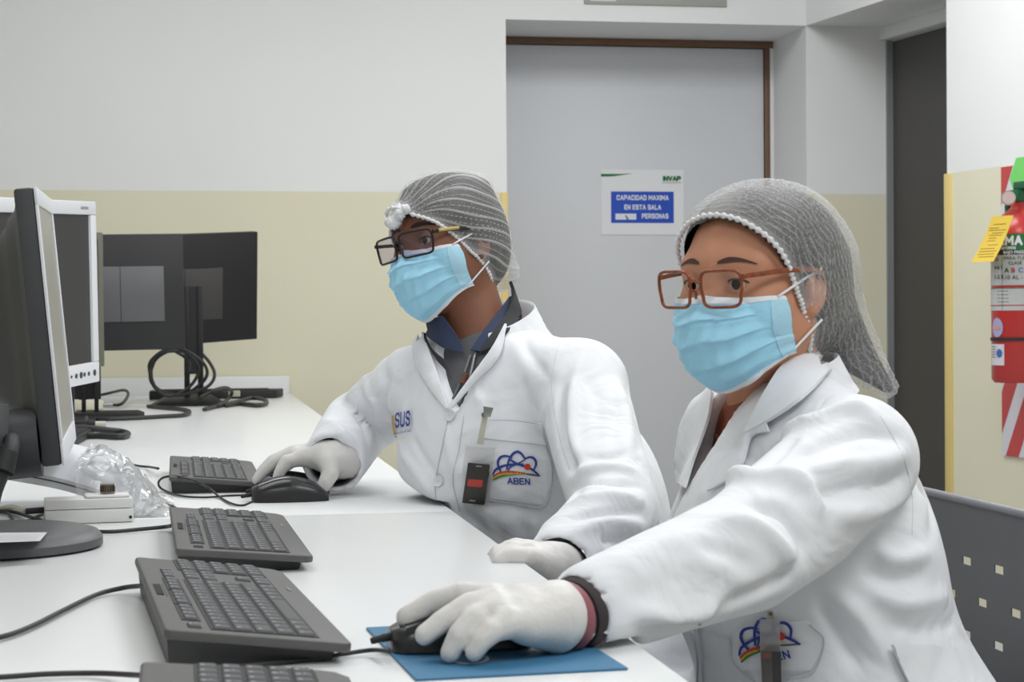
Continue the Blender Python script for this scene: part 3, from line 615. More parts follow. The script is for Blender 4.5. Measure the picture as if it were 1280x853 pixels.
# ================================================================== white junction box, cables, bag
JB = mat('box_white', (216, 216, 214), 0.45, 0.03, 20)
a, b_ = onz(56, 657), onz(167, 653); Wj = float(np.linalg.norm((b_-a)[:2])); jb = empty('junction_box', (a[0], a[1], DZ), math.atan2(b_[1]-a[1], b_[0]-a[0])); tag(jb, 'small white junction box with a metal connector in front of the plastic bag', 'box')
MB().prism([(0, 0), (Wj, 0), (Wj, 0.052), (0, 0.052)], 0.0005, 0.019).build('lower_shell', JB, jb, bevel=0.0018)
MB().bb(0.0005, Wj-0.0005, 0.0005, 0.0515, 0.0195, 0.033).build('upper_shell', JB, jb, bevel=0.0018)
MB().bb(Wj*0.46, Wj-0.004, 0.006, 0.048, 0.033, 0.037).build('lid', JB, jb, bevel=0.002)
cn = Wj*0.72
MB().lathe([(0.010, 0), (0.010, 0.003), (0.0085, 0.004), (0.0085, 0.011), (0.0095, 0.012), (0.0095, 0.014)], 18, (cn, 0.026, 0.037)).build('connector', mat('nickel', (150, 142, 130), 0.35, 0.2, 120, metal=0.8), jb, smooth=40)
for k in range(9):
    an = PI+PI*k/8; MB().box((cn+0.0092*math.cos(an), 0.026+0.0092*math.sin(an), 0.0445), (0.0016, 0.0016, 0.008)).build('connector_rib', mat('dark_nickel', (84, 76, 66), 0.4, metal=0.6), jb)
MB().lathe([(0.0022, 0), (0.0022, 0.0005)], 10).xf(Matrix.Translation((Wj-0.004, -0.0004, 0.007)) @ Matrix.Rotation(PI/2, 4, 'X')).build('screw', KDARK, jb)
CBK = mat('cable_black', (48, 48, 50), 0.5, 0.05, 40); CBG = mat('cable_beige', (186, 184, 170), 0.5, 0.04, 30)
MB().tube([(0.0, 0.026, 0.018), (-0.024, 0.026, 0.017)], 0.0042, 10).build('cable_gland', CBK, jb, smooth=40)
def dz(px, py, h=0.004): return onz(px, py, DZ+h)
cable('beige_cable', [np.array(jb.matrix_basis @ Vector((-0.024, 0.026, 0.017))), dz(15, 634, 0.015), dz(-5, 637, 0.006), dz(-40, 642, 0.004)], 0.0032, CBG, None, 'beige cable running from the white junction box off the left edge')
cable('power_cable', [dz(-30, 634), dz(0, 637), dz(20, 641, 0.005), dz(45, 649, 0.006), dz(80, 659), dz(110, 664), dz(140, 665), dz(175, 662), dz(206, 659, 0.006), dz(216, 657, 0.012)], 0.0026, CBK, None, 'black cable curving in front of the junction box to the second keyboard')
cable('power_cable', [dz(-20, 640), dz(8, 641), dz(16, 650), dz(26, 655), dz(42, 648), dz(54, 643, 0.004)], 0.0024, CBK, None, 'short black cable loop left of the junction box')
cable('keyboard_cable', [dz(167, 632, 0.008), dz(185, 632), dz(205, 630), dz(214, 632), dz(222, 638, 0.010), dz(226, 642, 0.012)], 0.0022, CBK, None, 'black cable coming out of the junction box towards the second keyboard')
cable('keyboard_cable', [dz(-60, 805), dz(0, 797), dz(40, 783), dz(80, 763), dz(120, 744), dz(150, 736, 0.006), dz(172, 733, 0.012), dz(184, 734, 0.018)], 0.0025, CBK, None, 'black cable sweeping from the left edge to the tilted keyboard')
cable('keyboard_cable', [dz(-60, 849), dz(0, 847), dz(60, 843), dz(120, 842), dz(165, 844, 0.008), dz(195, 846, 0.014)], 0.0022, CBK, None, 'black cable of the nearest keyboard along the bottom edge')
cable('mouse_cable', [dz(487, 815, 0.010), dz(465, 813, 0.006), dz(430, 818, 0.003), dz(395, 823, 0.003), dz(350, 828, 0.003), dz(300, 833, 0.003), dz(250, 836, 0.003)], 0.0018, CBK, None, 'thin black cord of the mouse on the blue pad')
cable('mouse_cable', [dz(316, 627, 0.008), dz(304, 632, 0.003), dz(290, 630, 0.003), dz(275, 622, 0.003), dz(262, 611, 0.012), dz(245, 602, 0.026), dz(222, 596, 0.028), dz(205, 597, 0.026), dz(198, 604, 0.016), dz(203, 612, 0.004), dz(225, 620, 0.003), dz(255, 622, 0.003), dz(285, 620, 0.003), dz(312, 619, 0.005), dz(322, 617, 0.008)], 0.0018, CBK, None, 'thin black mouse cords looping over the farthest keyboard')
cable('keyboard_cable', [dz(198, 586, 0.016), dz(186, 584, 0.006), dz(175, 583), dz(160, 580)], 0.0022, CBK, None, 'short black cable end behind the farthest keyboard')
# cables at the far end
def blob_cable(pts, r, label): cable('cable_bundle', [onz(x, y, DZ+max(h, r+0.0008)) for x, y, h in pts], r, CBK, None, label)
blob_cable([(100, 500, .004), (135, 492, .02), (155, 488, .04), (160, 494, .03), (150, 506, .01), (128, 505, .004), (100, 503, .004)], 0.005, 'black cable loop between the far monitor posts')
blob_cable([(95, 523, .004), (130, 524, .004), (165, 523, .004), (200, 521, .004), (230, 519, .004), (237, 515, .006), (228, 512, .006), (205, 510, .004), (185, 508, .004)], 0.006, 'black cable lying along the front of the far stand')
blob_cable([(98, 536, .02), (115, 536, .02), (135, 538, .015), (152, 540, .01), (160, 543, .006), (150, 546, .006), (128, 545, .006), (105, 545, .006)], 0.0075, 'folded thick black cable right of the white monitor')
blob_cable([(108, 522, .03), (104, 530, .02), (100, 536, .012)], 0.005, 'short black cable dropping behind the folded one')
blob_cable([(250, 497, .03), (268, 488, .05), (283, 485, .05), (290, 491, .03), (284, 500, .008), (270, 508, .006), (255, 512, .006)], 0.006, 'black cable arching right of the monitor column')
blob_cable([(270, 508, .006), (295, 503, .01), (315, 498, .012), (330, 500, .012), (333, 504, .008), (322, 507, .006), (300, 505, .006), (282, 507, .005)], 0.007, 'flattened black cable coil beside the black keyboard')
cy = 5.98
ring = []
for k in range(70):
    a = 2*PI*k/22; rx = 0.062+0.006*math.sin(k*0.9)+0.0006*k; q = ony(216, 466, cy)
    ring.append((q[0]+rx*math.cos(a)+0.0006*k-0.012, cy+0.018*math.sin(k*0.37), max(DZ+0.012, q[2]+(0.072+0.003*math.sin(k*1.3))*math.sin(a))))
cable('cable_coil', ring, 0.0055, CBK, None, 'black cable coil hanging left of the monitor column', n=3)
pl = empty('power_plug', tuple(onz(293, 501))); tag(pl, 'small pale connector plug among the cables beside the column', 'plug'); MB().bb(-0.02, 0.02, -0.012, 0.012, 0.014, 0.034).build('shell', mat('plug_pale', (170, 168, 150), 0.5), pl, bevel=0.003); MB().bb(-0.034, -0.02, -0.009, 0.009, 0.016, 0.032).build('collar', CBK, pl, bevel=0.003)
pl = empty('connector_adapter', tuple(onz(106, 513)+np.array([0, 0, 0.001]))); tag(pl, 'cream coloured adapter lying beside the white-framed monitor', 'adapter'); MB().prism([(-0.055, -0.03), (0.03, -0.03), (0.06, 0.0), (0.03, 0.03), (-0.055, 0.03)], 0.0, 0.03).build('shell', mat('cream_plastic', (206, 203, 184), 0.5, 0.04), pl, bevel=0.006); MB().tube([(0.055, 0, 0.014), (0.085, 0.0, 0.014)], 0.007, 10).build('plug_pin', ALU, pl)
pl = empty('power_plug', tuple(onz(104, 541))); tag(pl, 'black power plug with a metal tip on the folded cable', 'plug'); MB().bb(-0.03, 0.03, -0.02, 0.02, 0.001, 0.03).build('shell', MBK2, pl, bevel=0.006); MB().tube([(0.03, -0.01, 0.02), (0.055, -0.01, 0.02)], 0.008, 10).build('tip', mat('pale_tip', (190, 188, 178), 0.4), pl, smooth=40)
pl = empty('black_box', (0, 0, 0)); tag(pl, 'black flat wedge lying behind the white monitor edge', 'box')
c4 = [onz(90, 561), onz(118, 545), onz(100, 536), onz(78, 548)]; MB().prism([tuple(p[:2]) for p in c4], DZ+0.0005, DZ+0.02).build('case', MBK2, pl, bevel=0.003); MB().prism([tuple(p[:2]*0.8+np.mean([q[:2] for q in c4], 0)*0.2) for p in c4], DZ+0.02, DZ+0.0225).build('top_plate', MBK, pl)

# crumpled clear plastic bag
def bag():
    t = empty('plastic_bag', (float(at(150, 600, 2.65)[0]), 2.68, DZ)); tag(t, 'crumpled clear plastic bag lying on the desk behind the junction box', 'bag')
    m = bpy.data.materials.new('clear_film'); m.use_nodes = True; nt = m.node_tree; nt.nodes.remove(nt.nodes['Principled BSDF'])
    tr = nt.nodes.new('ShaderNodeBsdfTransparent'); tr.inputs[0].default_value = (0.99, 0.992, 0.995, 1); gl = nt.nodes.new('ShaderNodeBsdfGlossy'); gl.inputs['Roughness'].default_value = 0.12
    df_ = nt.nodes.new('ShaderNodeBsdfDiffuse'); df_.inputs[0].default_value = (0.95, 0.955, 0.96, 1)
    fr_ = nt.nodes.new('ShaderNodeFresnel'); fr_.inputs[0].default_value = 1.5; m1_ = nt.nodes.new('ShaderNodeMixShader'); m2_ = nt.nodes.new('ShaderNodeMixShader'); m2_.inputs[0].default_value = 0.16
    nt.links.new(fr_.outputs[0], m1_.inputs[0]); nt.links.new(tr.outputs[0], m1_.inputs[1]); nt.links.new(gl.outputs[0], m1_.inputs[2])
    nt.links.new(m1_.outputs[0], m2_.inputs[1]); nt.links.new(df_.outputs[0], m2_.inputs[2]); nt.links.new(m2_.outputs[0], nt.nodes['Material Output'].inputs[0])
    from mathutils import noise
    n = 30
    for layer, (h, sc) in enumerate(((0.016, 1.0), (0.006, 0.9))):
        vs = []; fs = []
        for j in range(n+1):
            for i in range(n+1):
                u, v = i/n, j/n; px = 98+(112-14*layer)*u; ba = float(np.interp(px, [c_[0] for c_ in prof], [c_[1] for c_ in prof], right=0.0))
                q0 = at(px, 600, 2.62); e = min(1, 4.5*min(u, 1-u, v, 1-v)); q = Vector((u*3+layer*7, v*3, 0.3)); e2 = min(1, v*5)
                z = (ba+0.034*math.sin(min(1, v)*1.5)*min(1, ba/0.03)+0.004)*e2 + h*e*(0.6+0.6*noise.noise(q*0.9)) + 0.020*abs(noise.noise(q*1.6))*(0.25+e)+0.007*abs(noise.noise(q*3.6))
                vs.append((q0[0]+0.008*noise.noise(q*2)+0.01*v, 2.585+0.20*v+0.02*noise.noise(q*1.7)*e2, DZ+0.001+max(0, z)))
        for j in range(n):
            for i in range(n): k = j*(n+1)+i; fs.append((k, k+1, k+n+2, k+n+1))
        o = MB().add([np.array(v)-np.array(t.location) for v in vs], fs).build('top_film' if layer == 0 else 'inner_film', m, t)
bag()

# ================================================================== modelling of bodies: distance fields meshed with surface nets
f32 = np.float32
def V3(*a): return np.array(a, float)
def rcone(P, a, b, ra, rb):
    a = np.asarray(a, f32); b = np.asarray(b, f32); ba = b-a; L = float(ba @ ba)+1e-12
    t = np.clip(((P-a) @ ba)/L, 0, 1); d = P-a-t[:, None]*ba
    return np.sqrt((d*d).sum(1)) - (ra+(rb-ra)*t)
def sph(P, c, r): d = P-np.asarray(c, f32); return np.sqrt((d*d).sum(1))-r
def ell(P, c, r, R=None):
    p = P-np.asarray(c, f32)
    if R is not None: p = p @ np.asarray(R, f32)          # columns of R are the local axes
    r = np.asarray(r, f32); k0 = np.sqrt(((p/r)**2).sum(1))+1e-9; k1 = np.sqrt(((p/(r*r))**2).sum(1))+1e-9
    return k0*(k0-1)/k1
def smin(a, b, k): h = np.clip(0.5+0.5*(b-a)/k, 0, 1); return b*(1-h)+a*h-k*h*(1-h)
def smax(a, b, k): return -smin(-a, -b, k)
def chain(P, pts, rs):
    d = None
    for i in range(len(pts)-1):
        e = rcone(P, pts[i], pts[i+1], rs[i], rs[i+1]); d = e if d is None else np.minimum(d, e)
    return d
def surface_nets(fn, lo, hi, h, cull=None):
    lo = np.asarray(lo, float); n = np.ceil((np.asarray(hi)-lo)/h/4).astype(int)*4+1; hb = 4
    nb = (n-1)//hb; g = [lo[k]+(np.arange(nb[k])+0.5)*hb*h for k in range(3)]
    C = np.stack(np.meshgrid(*g, indexing='ij'), -1).reshape(-1, 3).astype(f32); dc = fn(C)
    act = (np.abs(dc) < hb*h*1.9).reshape(nb)
    D = np.repeat(np.repeat(np.repeat(np.where(dc > 0, 1.0, -1.0).reshape(nb), hb, 0), hb, 1), hb, 2).astype(f32)
    D = np.pad(D, ((0, 1),)*3, mode='edge')
    need = np.zeros(tuple(n), bool); a4 = np.repeat(np.repeat(np.repeat(act, hb, 0), hb, 1), hb, 2)
    for dx in (0, 1):
        for dy in (0, 1):
            for dz_ in (0, 1): need[dx:n[0]-1+dx, dy:n[1]-1+dy, dz_:n[2]-1+dz_] |= a4
    I = np.argwhere(need)
    vals = np.concatenate([fn((lo+I[k:k+400000]*h).astype(f32)) for k in range(0, len(I), 400000)])
    D[I[:, 0], I[:, 1], I[:, 2]] = vals
    s = D < 0; c = np.zeros(tuple(n-1), np.int8)
    for dx in (0, 1):
        for dy in (0, 1):
            for dz_ in (0, 1): c += s[dx:n[0]-1+dx, dy:n[1]-1+dy, dz_:n[2]-1+dz_]
    A = np.argwhere((c > 0) & (c < 8)); idx = -np.ones(tuple(n-1), np.int64); idx[A[:, 0], A[:, 1], A[:, 2]] = np.arange(len(A))
    acc = np.zeros((len(A), 3)); cnt = np.zeros(len(A)); corners = [(x, y, z) for x in (0, 1) for y in (0, 1) for z in (0, 1)]
    for p in corners:
        for ax in range(3):
            if p[ax]: continue
            q = list(p); q[ax] = 1
            d0 = D[A[:, 0]+p[0], A[:, 1]+p[1], A[:, 2]+p[2]]; d1 = D[A[:, 0]+q[0], A[:, 1]+q[1], A[:, 2]+q[2]]
            m = (d0 < 0) != (d1 < 0); t = np.where(m, d0/(d0-d1+1e-20), 0)
            pt = np.tile(np.array(p, float), (len(A), 1)); pt[:, ax] = t; acc[m] += pt[m]; cnt[m] += 1
    verts = lo+(A+acc/cnt[:, None])*h; faces = []
    for ax in range(3):
        o1, o2 = (ax+1) % 3, (ax+2) % 3
        sl0 = [slice(None)]*3; sl1 = [slice(None)]*3; sl0[ax] = slice(0, -1); sl1[ax] = slice(1, None)
        ch = s[tuple(sl0)] != s[tuple(sl1)]; E_ = np.argwhere(ch)
        E_ = E_[(E_[:, o1] > 0) & (E_[:, o2] > 0) & (E_[:, o1] < n[o1]-1) & (E_[:, o2] < n[o2]-1)]
        if not len(E_): continue
        def cid(d1_, d2_): Q = E_.copy(); Q[:, o1] -= d1_; Q[:, o2] -= d2_; return idx[Q[:, 0], Q[:, 1], Q[:, 2]]
        q = np.stack([cid(1, 1), cid(0, 1), cid(0, 0), cid(1, 0)], 1); fl = s[E_[:, 0], E_[:, 1], E_[:, 2]]
        q[~fl] = q[~fl][:, ::-1]; faces.append(q)
    F_ = np.concatenate(faces); F_ = F_[(F_ >= 0).all(1)]
    return verts, F_
def smooth_mesh(v, f, it=2, lam=0.5):
    e = np.concatenate([f[:, [0, 1]], f[:, [1, 2]], f[:, [2, 3]], f[:, [3, 0]]]); e = np.unique(np.sort(e, 1), axis=0); n = len(v)
    deg = np.bincount(e.ravel(), minlength=n).astype(float); deg[deg == 0] = 1
    for _ in range(it):
        s = np.stack([np.bincount(e[:, 0], v[e[:, 1], k], n)+np.bincount(e[:, 1], v[e[:, 0], k], n) for k in range(3)], 1); v = v+lam*(s/deg[:, None]-v)
    return v
def normals(v, f):
    fn = np.cross(v[f[:, 2]]-v[f[:, 0]], v[f[:, 3]]-v[f[:, 1]]); N = np.stack([sum(np.bincount(f[:, j], fn[:, k], len(v)) for j in range(4)) for k in range(3)], 1)
    return N/(np.linalg.norm(N, axis=1)[:, None]+1e-12)
def quads_to_mesh(name, v, f, smooth=True):
    me = bpy.data.meshes.new(name); me.vertices.add(len(v)); me.vertices.foreach_set('co', np.asarray(v, f32).ravel())
    k = f.shape[1]; me.loops.add(k*len(f)); me.loops.foreach_set('vertex_index', f.ravel().astype(np.int32)); me.polygons.add(len(f))
    me.polygons.foreach_set('loop_start', np.arange(0, k*len(f), k, dtype=np.int32)); me.polygons.foreach_set('loop_total', np.full(len(f), k, np.int32))
    me.update(calc_edges=True); me.validate()
    if smooth: me.polygons.foreach_set('use_smooth', [True]*len(me.polygons))
    return me
def compact(v, f, keep):
    f = f[keep]; u, inv = np.unique(f, return_inverse=True); return v[u], inv.reshape(f.shape), u
def bvh_of(v, f): return BVHTree.FromPolygons([tuple(x) for x in v.tolist()], [tuple(x) for x in f.tolist()])
class Skin:
    """a meshed surface that points seen in the photograph can be looked up on"""
    def __init__(self, v, f): self.v, self.f = v, f; self.bvh = bvh_of(v, f)
    def hit(self, px, py):
        d = Vector(ray(px, py)).normalized(); p, n, i, t = self.bvh.ray_cast(Vector(CP), d)
        if p is None:
            best = None
            for k in range(60):
                q = Vector(at(px, py, 1.2+k*0.03)); r_ = self.bvh.find_nearest(q)
                if best is None or r_[3] < best[2]: best = (r_[0], r_[1], r_[3])
            p, n = best[0], best[1]
        p, n = np.array(p), np.array(n)
        if n @ ray(px, py) > 0: n = -n
        return p, n
    def near(self, q): p, n, i, d = self.bvh.find_nearest(Vector(q)); return np.array(p), np.array(n)
def fold(v, N, pts, width, height, taper=True):
    """raise (or sink) a soft crease along a line lying on the surface"""
    P_ = catmull(pts, 6); best = np.full(len(v), 1e9); tt = np.zeros(len(v)); lo, hi = P_.min(0)-width*3, P_.max(0)+width*3
    m = np.where(((v > lo) & (v < hi)).all(1))[0]
    if not len(m): return v
    q = v[m]; b = np.full(len(m), 1e9); t0 = np.zeros(len(m)); n = len(P_)-1
    for i in range(n):
        a, ba = P_[i], P_[i+1]-P_[i]; t = np.clip(((q-a) @ ba)/(ba @ ba+1e-12), 0, 1); d = np.linalg.norm(q-a-t[:, None]*ba, axis=1); u = d < b; b[u] = d[u]; t0[u] = (i+t[u])/n
    w = np.exp(-(b/width)**2)*height
    if taper: w *= np.clip(np.minimum(t0, 1-t0)*4+0.15, 0, 1)
    v = v.copy(); v[m] += N[m]*w[:, None]; return v
def strokes(v, f, L, K=1.5):
    """L: (points in the photograph, width in mm, height in mm)"""
    sk = Skin(v, f); N = normals(v, f)
    for pts, wd, h in L: v = fold(v, N, [sk.hit(x, y)[0] for x, y in pts], wd*0.001, h*0.001*K)
    return v
def ripple(v, N, amp, seed, scale=1.0):
    """broad soft irregularity of cloth"""
    r = np.random.RandomState(seed); d = np.zeros(len(v))
    for k in range(10):
        kv = r.normal(size=3)*scale*(9+3*k); ph = r.rand()*6.28; wv = r.normal(size=3)*scale*8
        d += np.sin(v @ kv+ph+1.4*np.sin(v @ wv+ph*2))/(1+0.35*k)
    return v+N*(d*amp/3)[:, None]
def patch(name, sk, A, B, m, parent, off=0.002, thick=0.0012, n=6, sub=6, lift=None, smooth=True, rounded=True):
    """a piece of cloth lying on a surface between two lines seen in the photograph; lift(u, v) adds height"""
    a = catmull([(*p, 0) for p in A], sub)[:, :2]; b = catmull([(*p, 0) for p in B], sub)[:, :2]; m_ = len(a)
    top = []; bot = []
    for i in range(m_):
        for j in range(n+1):
            u, w_ = i/(m_-1), j/n; p = a[i]*(1-w_)+b[i]*w_; q, N = sk.hit(*p); l = off+(lift(u, w_) if lift else 0)
            top.append(q+N*(l+thick)); bot.append(q+N*(l-0.001 if l > 0.003 else -0.0015))
    k = len(top); fs = []
    for i in range(m_-1):
        for j in range(n):
            c = i*(n+1)+j; fs += [(c, c+1, c+n+2, c+n+1), (k+c, k+c+n+1, k+c+n+2, k+c+1)]
    rim = [i*(n+1) for i in range(m_)]+[(m_-1)*(n+1)+j for j in range(1, n+1)]+[i*(n+1)+n for i in range(m_-2, -1, -1)]+[j for j in range(n-1, 0, -1)]
    fs += [(x, y, y+k, x+k) for x, y in zip(rim, rim[1:]+rim[:1])]
    mb = MB().add(top+bot, fs); me = mb.me(name); return link(name, me, m, parent, 50)
def seam(name, sk, pts, m, parent, r=0.0008, off=0.0004, sub=6):
    P_ = []
    for p in catmull([(*p, 0) for p in pts], sub)[:, :2]: q, N = sk.hit(*p); P_.append(q+N*off)
    return MB().tube(P_, r, 6).build(name, m, parent, smooth=True)
def decal_poly(name, sk, polys, m, parent, off=0.0046, thin=0.0):
    """flat print: polygons given as points in the photograph, laid on the cloth"""
    mb = MB()
    for i, poly in enumerate(polys):
        vs = []
        for x, y in poly: q, N = sk.hit(x, y); vs.append(q+N*(off+(i % 12)*2.5e-5))
        mb.add(vs, [tuple(range(len(vs)))])
    return mb.build(name, m, parent)
def band_poly(pts, w0, w1=None):
    """quads of a stroke of given width in px along points"""
    P_ = catmull([(*p, 0) for p in pts], 6)[:, :2]; out = []; n = len(P_)-1; w1 = w0 if w1 is None else w1; L = []
    for i in range(n+1):
        t = P_[min(n, i+1)]-P_[max(0, i-1)]; t = t/(np.linalg.norm(t)+1e-9); nn_ = np.array([-t[1], t[0]]); s = i/n
        w_ = w0+(w1-w0)*abs(2*s-1)**1.5; L.append((P_[i]-nn_*w_/2, P_[i]+nn_*w_/2))
    for i in range(n): out.append([L[i][0], L[i+1][0], L[i+1][1], L[i][1]])
    return out
def text_decal(name, s, sk, c, ex, ey, size, m, parent, off=0.0048, bold=0.0, xs=1.0):
    """lettering on cloth: centre c, px vectors of one unit right (ex) and up (ey)"""
    me = text_mesh(s, 1.0, 0, bold, xscale=xs); co = np.array([v.co[:] for v in me.vertices]); c0 = (co.min(0)+co.max(0))/2
    for v in me.vertices:
        x, y = v.co.x-c0[0], v.co.y-c0[1]; q, N = sk.hit(c[0]+(ex[0]*x+ey[0]*y)*size, c[1]+(ex[1]*x+ey[1]*y)*size); v.co = tuple(q+N*off)
    return link(name, me, m, parent)

def block_decal(name, s, sk, c, ex, ey, m, parent, t=0.2, gap=0.28, off=0.0048):
    """block capitals on cloth: ex, ey are the px vectors of one cap height right and up"""
    Q, w_ = block_text(s, t, gap); c = np.array(c[:2]); ex = np.array(ex); ey = np.array(ey)
    return decal_poly(name, sk, [[tuple(c+ex*x+ey*y) for x, y in q] for q in Q], m, parent, off)
# ------------------------------------------------------------------ people
def facing(o, theta, pitch=0, roll=0):
    """rotation whose columns are forward, left, up for somebody at o turned theta degrees to the left of facing the camera"""
    v = np.asarray(o)-CP; v[2] = 0; v = v/np.linalg.norm(v); rt = np.array([v[1], -v[0], 0]); th = math.radians(theta)
    fw = -v*math.cos(th)-rt*math.sin(th); up = V3(0, 0, 1); lf = np.cross(up, fw); R = np.stack([fw, lf, up], 1)
    cp, sp = math.cos(math.radians(pitch)), math.sin(math.radians(pitch)); cr, sr = math.cos(math.radians(roll)), math.sin(math.radians(roll))
    Rp = np.array([[cp, 0, sp], [0, 1, 0], [-sp, 0, cp]]); Rr = np.array([[1, 0, 0], [0, cr, -sr], [0, sr, cr]])
    return R @ Rp @ Rr
def head_field(P, neck):
    ay = np.abs(P[:, 1]); Q = np.stack([P[:, 0], ay, P[:, 2]], 1)
    d = ell(P, (-0.014, 0, 0.033), (0.097, 0.074, 0.082))
    d = smin(d, ell(P, (0.030, 0, -0.012), (0.060, 0.060, 0.075)), 0.03)
    d = smin(d, rcone(P, (0.028, 0, -0.050), (0.066, 0, -0.092), 0.052, 0.022), 0.03)
    d = smin(d, rcone(Q, (-0.005, 0.048, -0.045), (0.055, 0.022, -0.088), 0.022, 0.020), 0.025)
    d = smin(d, sph(Q, (0.055, 0.042, -0.025), 0.024), 0.03)
    d = smin(d, rcone(Q, (0.073, 0.0, 0.030), (0.060, 0.044, 0.028), 0.014, 0.012), 0.018)
    d = smax(d, -ell(Q, (0.100, 0.031, 0.009), (0.023, 0.020, 0.013)), 0.012)
    d = smin(d, rcone(P, (0.084, 0, 0.012), (0.106, 0, -0.030), 0.0075, 0.012), 0.012)
    d = smin(d, sph(Q, (0.097, 0.012, -0.034), 0.009), 0.008)
    lid = smax(sph(Q, (0.0715, 0.031, 0.009), 0.0150), -ell(Q, (0.090, 0.0315, 0.0084), (0.016, 0.0142, 0.0064)), 0.0015)
    d = smin(d, lid, 0.004)
    e = smax(ell(Q, (-0.010, 0.075, -0.002), (0.017, 0.008, 0.029), None), -ell(Q, (-0.006, 0.084, 0.002), (0.010, 0.006, 0.018)), 0.004)
    d = smin(d, smin(e, sph(Q, (0.000, 0.073, -0.028), 0.0075), 0.008), 0.006)
    d = smin(d, rcone(P, (-0.022, 0, -0.045), neck, 0.053, 0.056), 0.022)
    return d
def person_head(root, o, R, s, neck_w, skin, eyewhite, iris, brow, browc):
    """head and neck in one surface; eyes and brows are its parts"""
    neck = (R.T @ (neck_w-o))/s
    lo = np.minimum([-0.125, -0.1, -0.13], neck-0.07); hi = np.maximum([0.13, 0.1, 0.14], neck+0.07)
    v, f = surface_nets(lambda P: head_field(P, neck), lo, hi, 0.0024); v = smooth_mesh(v, f, 1, 0.4)
    me = quads_to_mesh('head', (v*s) @ R.T+o, f); hd = link('head', me, skin, root)
    T = Matrix.Translation(Vector(o)) @ Matrix(R.tolist()).to_4x4() @ Matrix.Scale(s, 4)
    for y in (-1, 1):
        c = Vector((0.0712, 0.031*y, 0.0090)); rr = 0.0132
        m = MB(); m.lathe([(max(1e-4, rr*math.sin(PI*k/14)), -rr*math.cos(PI*k/14)) for k in range(15)], 24, c); m.xf(T).build('eye', eyewhite, hd, smooth=True)
        g = Vector((1, 0.22*0-0.0, -0.05)).normalized(); q = g.to_track_quat('Z', 'Y').to_matrix().to_4x4()
        ir = MB(); ir.lathe([(0.0062, rr*0.885), (0.0058, rr*0.905), (0.003, rr*0.978), (0.0004, rr*1.012)], 24); ir.xf(T @ Matrix.Translation(c) @ q).build('iris', iris, hd, smooth=True)
        ls = []
        for k in range(13):
            a = PI*(0.04+0.92*k/12); yy = 0.0315+0.0140*math.cos(a); zz = 0.0084+0.0062*math.sin(a); rr2 = 0.0153**2-(yy-0.031)**2-(zz-0.009)**2; ls.append(T @ Vector((0.0715+math.sqrt(max(1e-8, rr2)), yy*y, zz)))
        MB().tube(ls, [0.0005]+[0.0011]*11+[0.0005], 6).build('eyelashes', browc, hd, smooth=True)
        # brow: short hairs in a tapering band
        top = []; N = 14; sk = head_bvh(v, f)
        A = []; B = []
        for k in range(N+1):
            t = k/N; yy = y*(0.013+0.041*t); zz = brow[0]+0.010*math.sin(PI*(0.25+0.6*t))+brow[1]*t; wd = brow[2]*(1-0.8*max(0, t-0.35)/0.65)*min(1, 0.5+t*2)
            for L, z_ in ((A, zz+wd), (B, zz-wd*0.7)):
                p = sk.ray_cast(Vector((0.2, yy, z_)), Vector((-1, 0, 0)))[0]; L.append((p.x+0.0012, p.y, p.z))
        MB().add(A+B, [(k, k+1, N+2+k, N+1+k) for k in range(N)]).xf(T).build('eyebrow', browc, hd, smooth=True)
    return hd, v, f, T
def head_bvh(v, f): return bvh_of(v, f)
